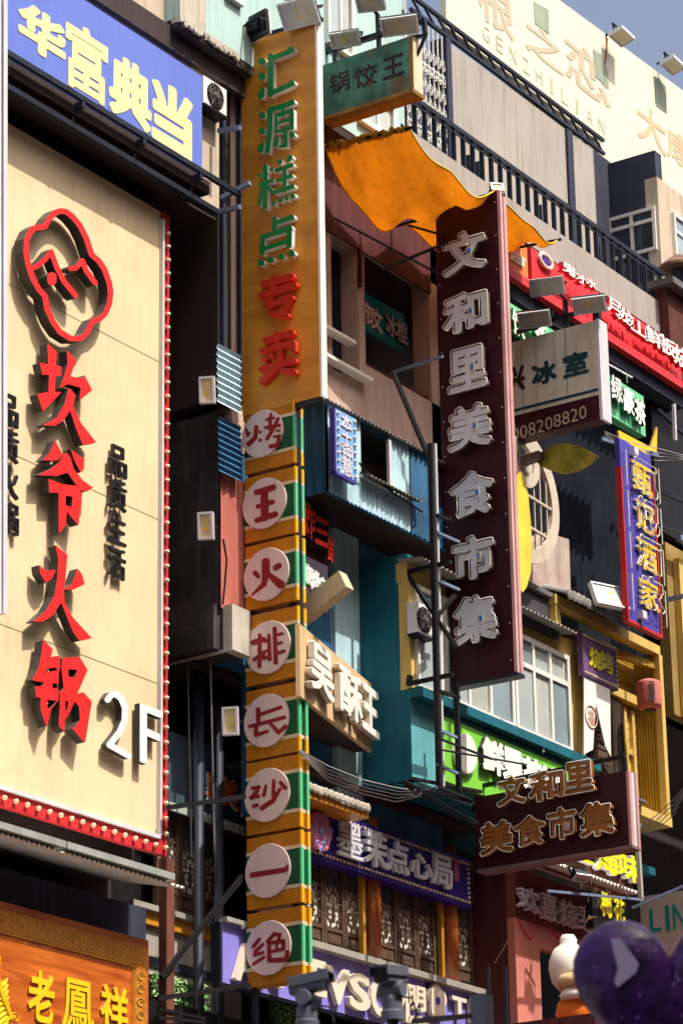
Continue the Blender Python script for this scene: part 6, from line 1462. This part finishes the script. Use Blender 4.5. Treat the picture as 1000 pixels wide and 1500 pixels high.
a, b = P(790, 1215, 1, YSF), P(927, 1312, 1, YSF); m = MB(); m.box(a[0], b[0], YSF, YSF+.15, b[2], a[2]-.1); sf.part('board', m, M('brown_sign_sheet', (.12, .045, .03), .6, .15, 3, .2))
for ch, bb in (('生', (832, 1222, 866, 1270)), ('海', (868, 1236, 904, 1288)), ('味', (903, 1244, 936, 1300))):
    p, w, h = rect_for(1, YSF-.06, bb); letter(sf, ch, 1, YSF, p+np.array([0, .06, 0]), w, h*.92, depth=.06, off=.03, fat=.035, mats=[yellowface, lav_white])
tw = T('twig_yellow_sign', 'small black sign with yellow characters half hidden behind twigs', 'sign', P(900, 1330, 1, 17.1))
a, b = P(866, 1308, 1, 17.1), P(918, 1352, 1, 17.1); m = MB(); m.box(a[0], b[0], 17.1, 17.2, b[2]-.2, a[2]); tw.part('board', m, black)
row(tw, '梅花', 1, 17.1, (886, 1326), (905, 1334), .26, .30, depth=.02, fat=.03, mats=[yellowface]*2)
twt = T('dry_twigs', 'dry brown twigs in front of the small yellow character sign', 'twigs', P(880, 1330, 1, 16.9)); rr = random.Random(8)
for i in range(24):
    m = MB()
    c = P(rr.uniform(850, 915), rr.uniform(1295, 1345), 1, 16.9); d = np.array([rr.uniform(-.12, .12), rr.uniform(-.05, .05), rr.uniform(-.1, .14)]); m.tube([c, c+d*.5+np.array([0, 0, .02]), c+d], [.008, .006, .003], 4)
    twt.part('twig', m, M('twig_brown', (.20, .11, .07), .8, .3, 9))
floodlight('small black floodlight under the seafood sign', P(851, 1286, 1, 16.9), (.22, .12), (-.2, -.5, -.8))
XLN = X_(938, 1350, 17.6)
ln = T('teal_letter_sign', 'cream box sign with teal LIN letters at the right edge', 'sign', P(940, 1380, 0, XLN))
yln = float(P(1030, 1350, 0, XLN)[1]); z1_ = float(P(942, 1313, 0, XLN)[2]); z0_ = float(P(942, 1388, 0, XLN)[2])
m = MB(); m.box(XLN, XLN+.15, yln, 17.6, z0_-.15, z1_); ln.part('board', m, M('cream_grey_sheet', (.46, .43, .36), .6, .06, 2, .2))
for ch, bb in (('L', (951, 1330, 968, 1366)), ('I', (974, 1326, 980, 1364)), ('N', (985, 1322, 1004, 1362))):
    p, w, h = rect_for(0, XLN, bb); letter(ln, ch, 0, XLN, p, w, h, depth=.006, fat=.012, mats=[M('teal_letter_paint', (.01, .26, .24), .4)]*2)
m = MB(); m.bar(P(932, 1213, 1, 16.8), P(938, 1316, 1, 16.8), .05); m.lathe([(.05, 0), (.06, .06), (.03, .08)], P(932, 1215, 1, 16.8), (0, 0, 1), 8); solo('wire_post', 'thin grey post carrying wires above the LIN sign', 'post', m, M('grey_zinc', (.38, .36, .32), .5))
m = MB(); m.bar(P(925, 1330, 1, 17), P(1000, 1298, 1, 16.4), .03); m.bar(P(800, 1305, 1, 17), P(940, 1318, 1, 17), .03); T('steel_bars', 'grey steel bars around the top of the LIN sign', 'steel bars', m.v[0]).part('stay_bar', m, steelblue)

# ---- inflatable mascot (generic): white puffy head, tan band, orange body
mc = T('inflatable_figure', 'white puffy inflatable figure with a tan band and an orange round body in the doorway', 'inflatable', P(835, 1500, 1, 15.4))
YM_ = 15.4; k_ = 1/ (np.linalg.norm(pr(P(830, 1400, 1, YM_)+np.array([0, 0, .5]))-pr(P(830, 1400, 1, YM_)-np.array([0, 0, .5]))))
c = P(833, 1415, 1, YM_)
m = MB(); m.lathe([(.05*9*k_*0+.02, 46*k_), (9*k_, 45*k_), (13*k_, 38*k_), (12*k_, 32*k_), (22*k_, 24*k_), (29*k_, 8*k_), (30*k_, -6*k_), (26*k_, -24*k_), (16*k_, -36*k_)][::-1], c, (0, 0, 1), 28); mc.part('head', m, whitecloth, smooth=True)
m = MB(); c2_ = P(843, 1440, 1, YM_-.15); m.lathe([(24*k_, -9*k_), (26*k_, 0), (24*k_, 9*k_)], c2_, (.1, 0, 1), 28); mc.part('band', m, tan, smooth=True)
m = MB(); m.lathe([(22*k_, -13*k_), (25*k_, -6*k_), (20*k_, 2*k_), (16*k_, 5*k_)], c2_+np.array([0, 0, -12*k_]), (0, 0, 1), 20); m.lathe([(12*k_, 0), (11*k_, 14*k_), (5*k_, 18*k_)], c2_+np.array([0, -.02, 7*k_]), (0, 0, 1), 16); mc.part('collar', m, whitecloth, smooth=True)
c3_ = P(846, 1482, 1, YM_-.1); m = MB(); m.lathe([(.02, 30*k_), (18*k_, 26*k_), (29*k_, 12*k_), (33*k_, -4*k_), (30*k_, -20*k_), (20*k_, -32*k_), (.02, -36*k_)][::-1], c3_, (0, 0, 1), 28); mc.part('body', m, orangebody, smooth=True)
c4_ = c3_+np.array([-.1*0-22*k_, -22*k_, 8*k_]); m = MB(); m.tube([c4_+np.array([i*4*k_, -3*k_, (2*k_ if i % 2 else -1*k_)]) for i in range(5)], .012, 5); mc.part('stitched_mouth', m, dark_side)

zpc = float(c3_[2])-36*k_; m = MB(); m.box(c3_[0]-1.1, XZ+4, c3_[1]-.8, yq-.01, zpc-.16, zpc-.002); sh.part('porch_roof', m, maroonwall)
for x in (c3_[0]-1.0, XZ+3.8): m = MB(); m.box(x, x+.12, c3_[1]-.75, c3_[1]-.63, 0, zpc-.161); sh.part('porch_post', m, maroonwall)
# ================================================================ FOREGROUND: CCTV CAMERAS, HEART
def cctv(label, u, v, D, yaw_, tilt):
    """bullet camera on a pan head; D is the distance"""
    d = FW*FPX+RT*(u-500)-UP*(v-750); p = Vector(CAM+d/np.linalg.norm(d)*D); s = D/FPX   # metres per pixel
    r = Vector(RT); f_ = Vector((FW[0], FW[1], 0)).normalized(); z = Vector((0, 0, 1)); r = f_.cross(z)
    ax = (r*math.cos(yaw_)-f_*math.sin(yaw_)); ax = (ax*math.cos(tilt)+z*math.sin(tilt)).normalized(); sd = ax.cross(z).normalized(); up = sd.cross(ax)
    t = T('security_camera', label, 'security camera', p, 'security cameras in the foreground')
    L = 27*s
    def obx(m, c, a, b, cc, ha, hb, hc, bev=.25):   # chamfered box along the lens axis
        sec = [(-1, -1+bev), (-1+bev, -1), (1-bev, -1), (1, -1+bev), (1, 1-bev), (1-bev, 1), (-1+bev, 1), (-1, 1-bev)]
        vs_ = [c+a*(k*ha)+b*(x*hb)+cc*(y*hc) for k in (-1, 1) for x, y in sec]
        m.add(vs_, [tuple(range(8))[::-1], tuple(range(8, 16))]+[(q, (q+1) % 8, 8+(q+1) % 8, 8+q) for q in range(8)])
    m = MB(); obx(m, p, ax, sd, up, L, 13*s, 11*s); t.part('housing', m, camgrey)
    m = MB(); obx(m, p+ax*L*1.02, ax, sd, up, 2*s, 10.5*s, 9*s, .5); fg = t.part('front_glass', m, camdark)
    m = MB(); m.lathe([(5*s, 0), (5*s, 3*s), (3.5*s, 2*s)], p+ax*(L*1.05), ax, 14); t.part('lens', m, camdark, fg)
    m = MB(); obx(m, p+up*13*s+ax*5*s, ax, sd, up, L*1.15, 15.5*s, 1.5*s, .1)
    for q in (-1, 1): obx(m, p+up*7*s+sd*(q*15*s)+ax*5*s, ax, sd, up, L*1.15, 1*s, 7*s, .1)
    t.part('sun_hood', m, camgrey)
    m = MB(); m.lathe([(11*s, -19*s), (12*s, -17*s), (12*s, 17*s), (11*s, 19*s)], p-ax*3*s-z*20*s, sd, 20); t.part('pivot', m, camgrey)
    m = MB(); m.lathe([(17*s, -64*s), (17*s, -52*s), (15*s, -50*s), (15*s, -34*s), (12*s, -26*s)], p-ax*3*s, (0, 0, 1), 24); t.part('pan_base', m, camgrey)
    m = MB(); m.tube([p-z*62*s-ax*3*s, Vector((p.x-ax.x*3*s, p.y-ax.y*3*s, 0))], 9*s, 12); t.part('pole', m, camdark)
    m = MB(); m.tube([p-z*30*s+r*12*s, p-z*32*s+r*30*s, p-z*55*s+r*36*s, p-z*75*s+r*26*s], 1.6*s, 6); t.part('cable', m, camdark)
    return t
cctv('left one of two grey security cameras, low in front of the lavender sign', 452, 1443, 17, .35, .12)
cctv('right one of two grey security cameras, its lens towards the viewer', 572, 1430, 17, 2.1, -.12)
for (u0, v0), (u1, v1), lab in (((605, 1496), (690, 1488), 'slim dark arm behind the right security camera'),):
    d0 = P(u0, v0, 1, 9.5); d1 = P(u1, v1, 1, 9.3); m = MB(); m.bar(d0, d1, .03); solo('camera_arm', lab, 'arm', m, camdark)
pj = P(706, 1480, 1, 9.4); m = MB(); m.box(pj[0]-.06, pj[0]+.05, 9.35, 9.45, pj[2]-.2, pj[2]+.09); solo('junction_box', 'dark blue junction box at the foot of the red shop wall', 'box', m, camgrey)
for u, lab in ((714, 'left of two thin dark poles in front of the red shop wall'), (739, 'right of two thin dark poles in front of the red shop wall')):
    q = P(u, 1416, 1, 11); m = MB(); m.tube([(q[0], 11, 0), tuple(q)], .014, 8); solo('thin_pole', lab, 'pole', m, camdark, loc=(q[0], 11, 0), group='thin poles at the bottom')

# heart: a thick padded heart facing the camera, 12 m away
Dh = 12.0; dh = FW*FPX+RT*(982-500)-UP*(1480-750); hc = Vector(CAM+dh/np.linalg.norm(dh)*Dh); sh_ = Dh/FPX*1.02
fh = Vector((FW[0], FW[1], 0)).normalized(); rh = fh.cross(Vector((0, 0, 1))); th = .12; rh2 = (rh*math.cos(th)+Vector((0, 0, 1))*math.sin(th)*0); uh = Vector((0, 0, 1))
HP = []
for i in range(60):
    q = 2*math.pi*i/60; HP.append((16*math.sin(q)**3*8.6, (13*math.cos(q)-5*math.cos(2*q)-2*math.cos(3*q)-math.cos(4*q))*9.2+20))
ht = T('purple_heart', 'dark purple glittery padded heart with a pale lilac patch, blurred in the lower right corner', 'heart', hc)
m = MB(); rows_ = [(1.0, 0), (.99, -.03), (.93, -.07), (.78, -.11), (.5, -.14), (.02, -.15)]
vs_ = []; n_h = len(HP)
for sc_, d_ in rows_: vs_ += [hc+rh2*(a_*sc_*sh_)+uh*((b_*sc_)*sh_)+fh*d_ for a_, b_ in HP]
fs = [(k*n_h+i, k*n_h+(i+1) % n_h, (k+1)*n_h+(i+1) % n_h, (k+1)*n_h+i) for k in range(len(rows_)-1) for i in range(n_h)]
vs_ += [hc+rh2*(a_*.9*sh_)+uh*((b_*.9)*sh_)+fh*.06 for a_, b_ in HP]; k = len(rows_)
fs += [(i, k*n_h+i, k*n_h+(i+1) % n_h, (i+1) % n_h) for i in range(n_h)]+[tuple(k*n_h+i for i in range(n_h))]
m.add(vs_, fs); ht.part('padded_heart', m, heartm, smooth=True)
def hp(u, v): return hc+rh2*((u-982)*sh_)+uh*(-(v-1480)*sh_)+fh*(-.155)
m = MB(); q_ = [(897, 1388), (910, 1388), (934, 1424), (930, 1436), (903, 1456), (899, 1448), (905, 1430)]
m.prism([[(u, v) for u, v in q_]], lambda u, v: hp(u, v), lambda u, v: hp(u, v)+fh*.02); ht.part('lilac_patch', m, lilac)
m = MB(); m.tube([hc-uh*.3, Vector((hc.x, hc.y, 0))], .02, 8); ht.part('stick', m, camdark)

# ================================================================ WIRES
def wire(label, pts, y, n=3, spread=.05, r=.008, mat=None):
    t = T('cable_bundle', label, 'cables', P(*pts[0], 1, y))
    for k in range(n):
        m = MB(); m.tube([P(u, v, 1, y+.02*k)+np.array([0, 0, -spread*k*(1 if 0 < i < len(pts)-1 else .3)]) for i, (u, v) in enumerate(pts)], r, 5); t.part('cable', m, mat or black)
greyw = M('grey_cable', (.30, .29, .28), .6)
wire('grey cable bundle sagging from the disc sign to the teal corner', [(438, 1098), (480, 1122), (530, 1142), (580, 1154), (618, 1159)], 17.3, 5, .04, .0065, greyw)
wire('dark cables dropping from the teal corner behind the wide maroon sign', [(618, 1159), (645, 1175), (670, 1190), (700, 1204)], 17.2, 3, .04)
wire('thin cables crossing to the right edge above the indigo sign', [(885, 632), (920, 648), (960, 656), (1004, 668)], 16.9, 4, .06, .006, greyw)
wire('thin cables running from the yellow balcony foot to the street post', [(932, 1215), (960, 1195), (985, 1172), (1004, 1150)], 16.7, 4, .06, .006)
wire('dark cable tangle under the lattice tower', [(590, 1142), (605, 1150), (620, 1158), (640, 1152), (690, 1172)], 17.0, 4, .03, .01)
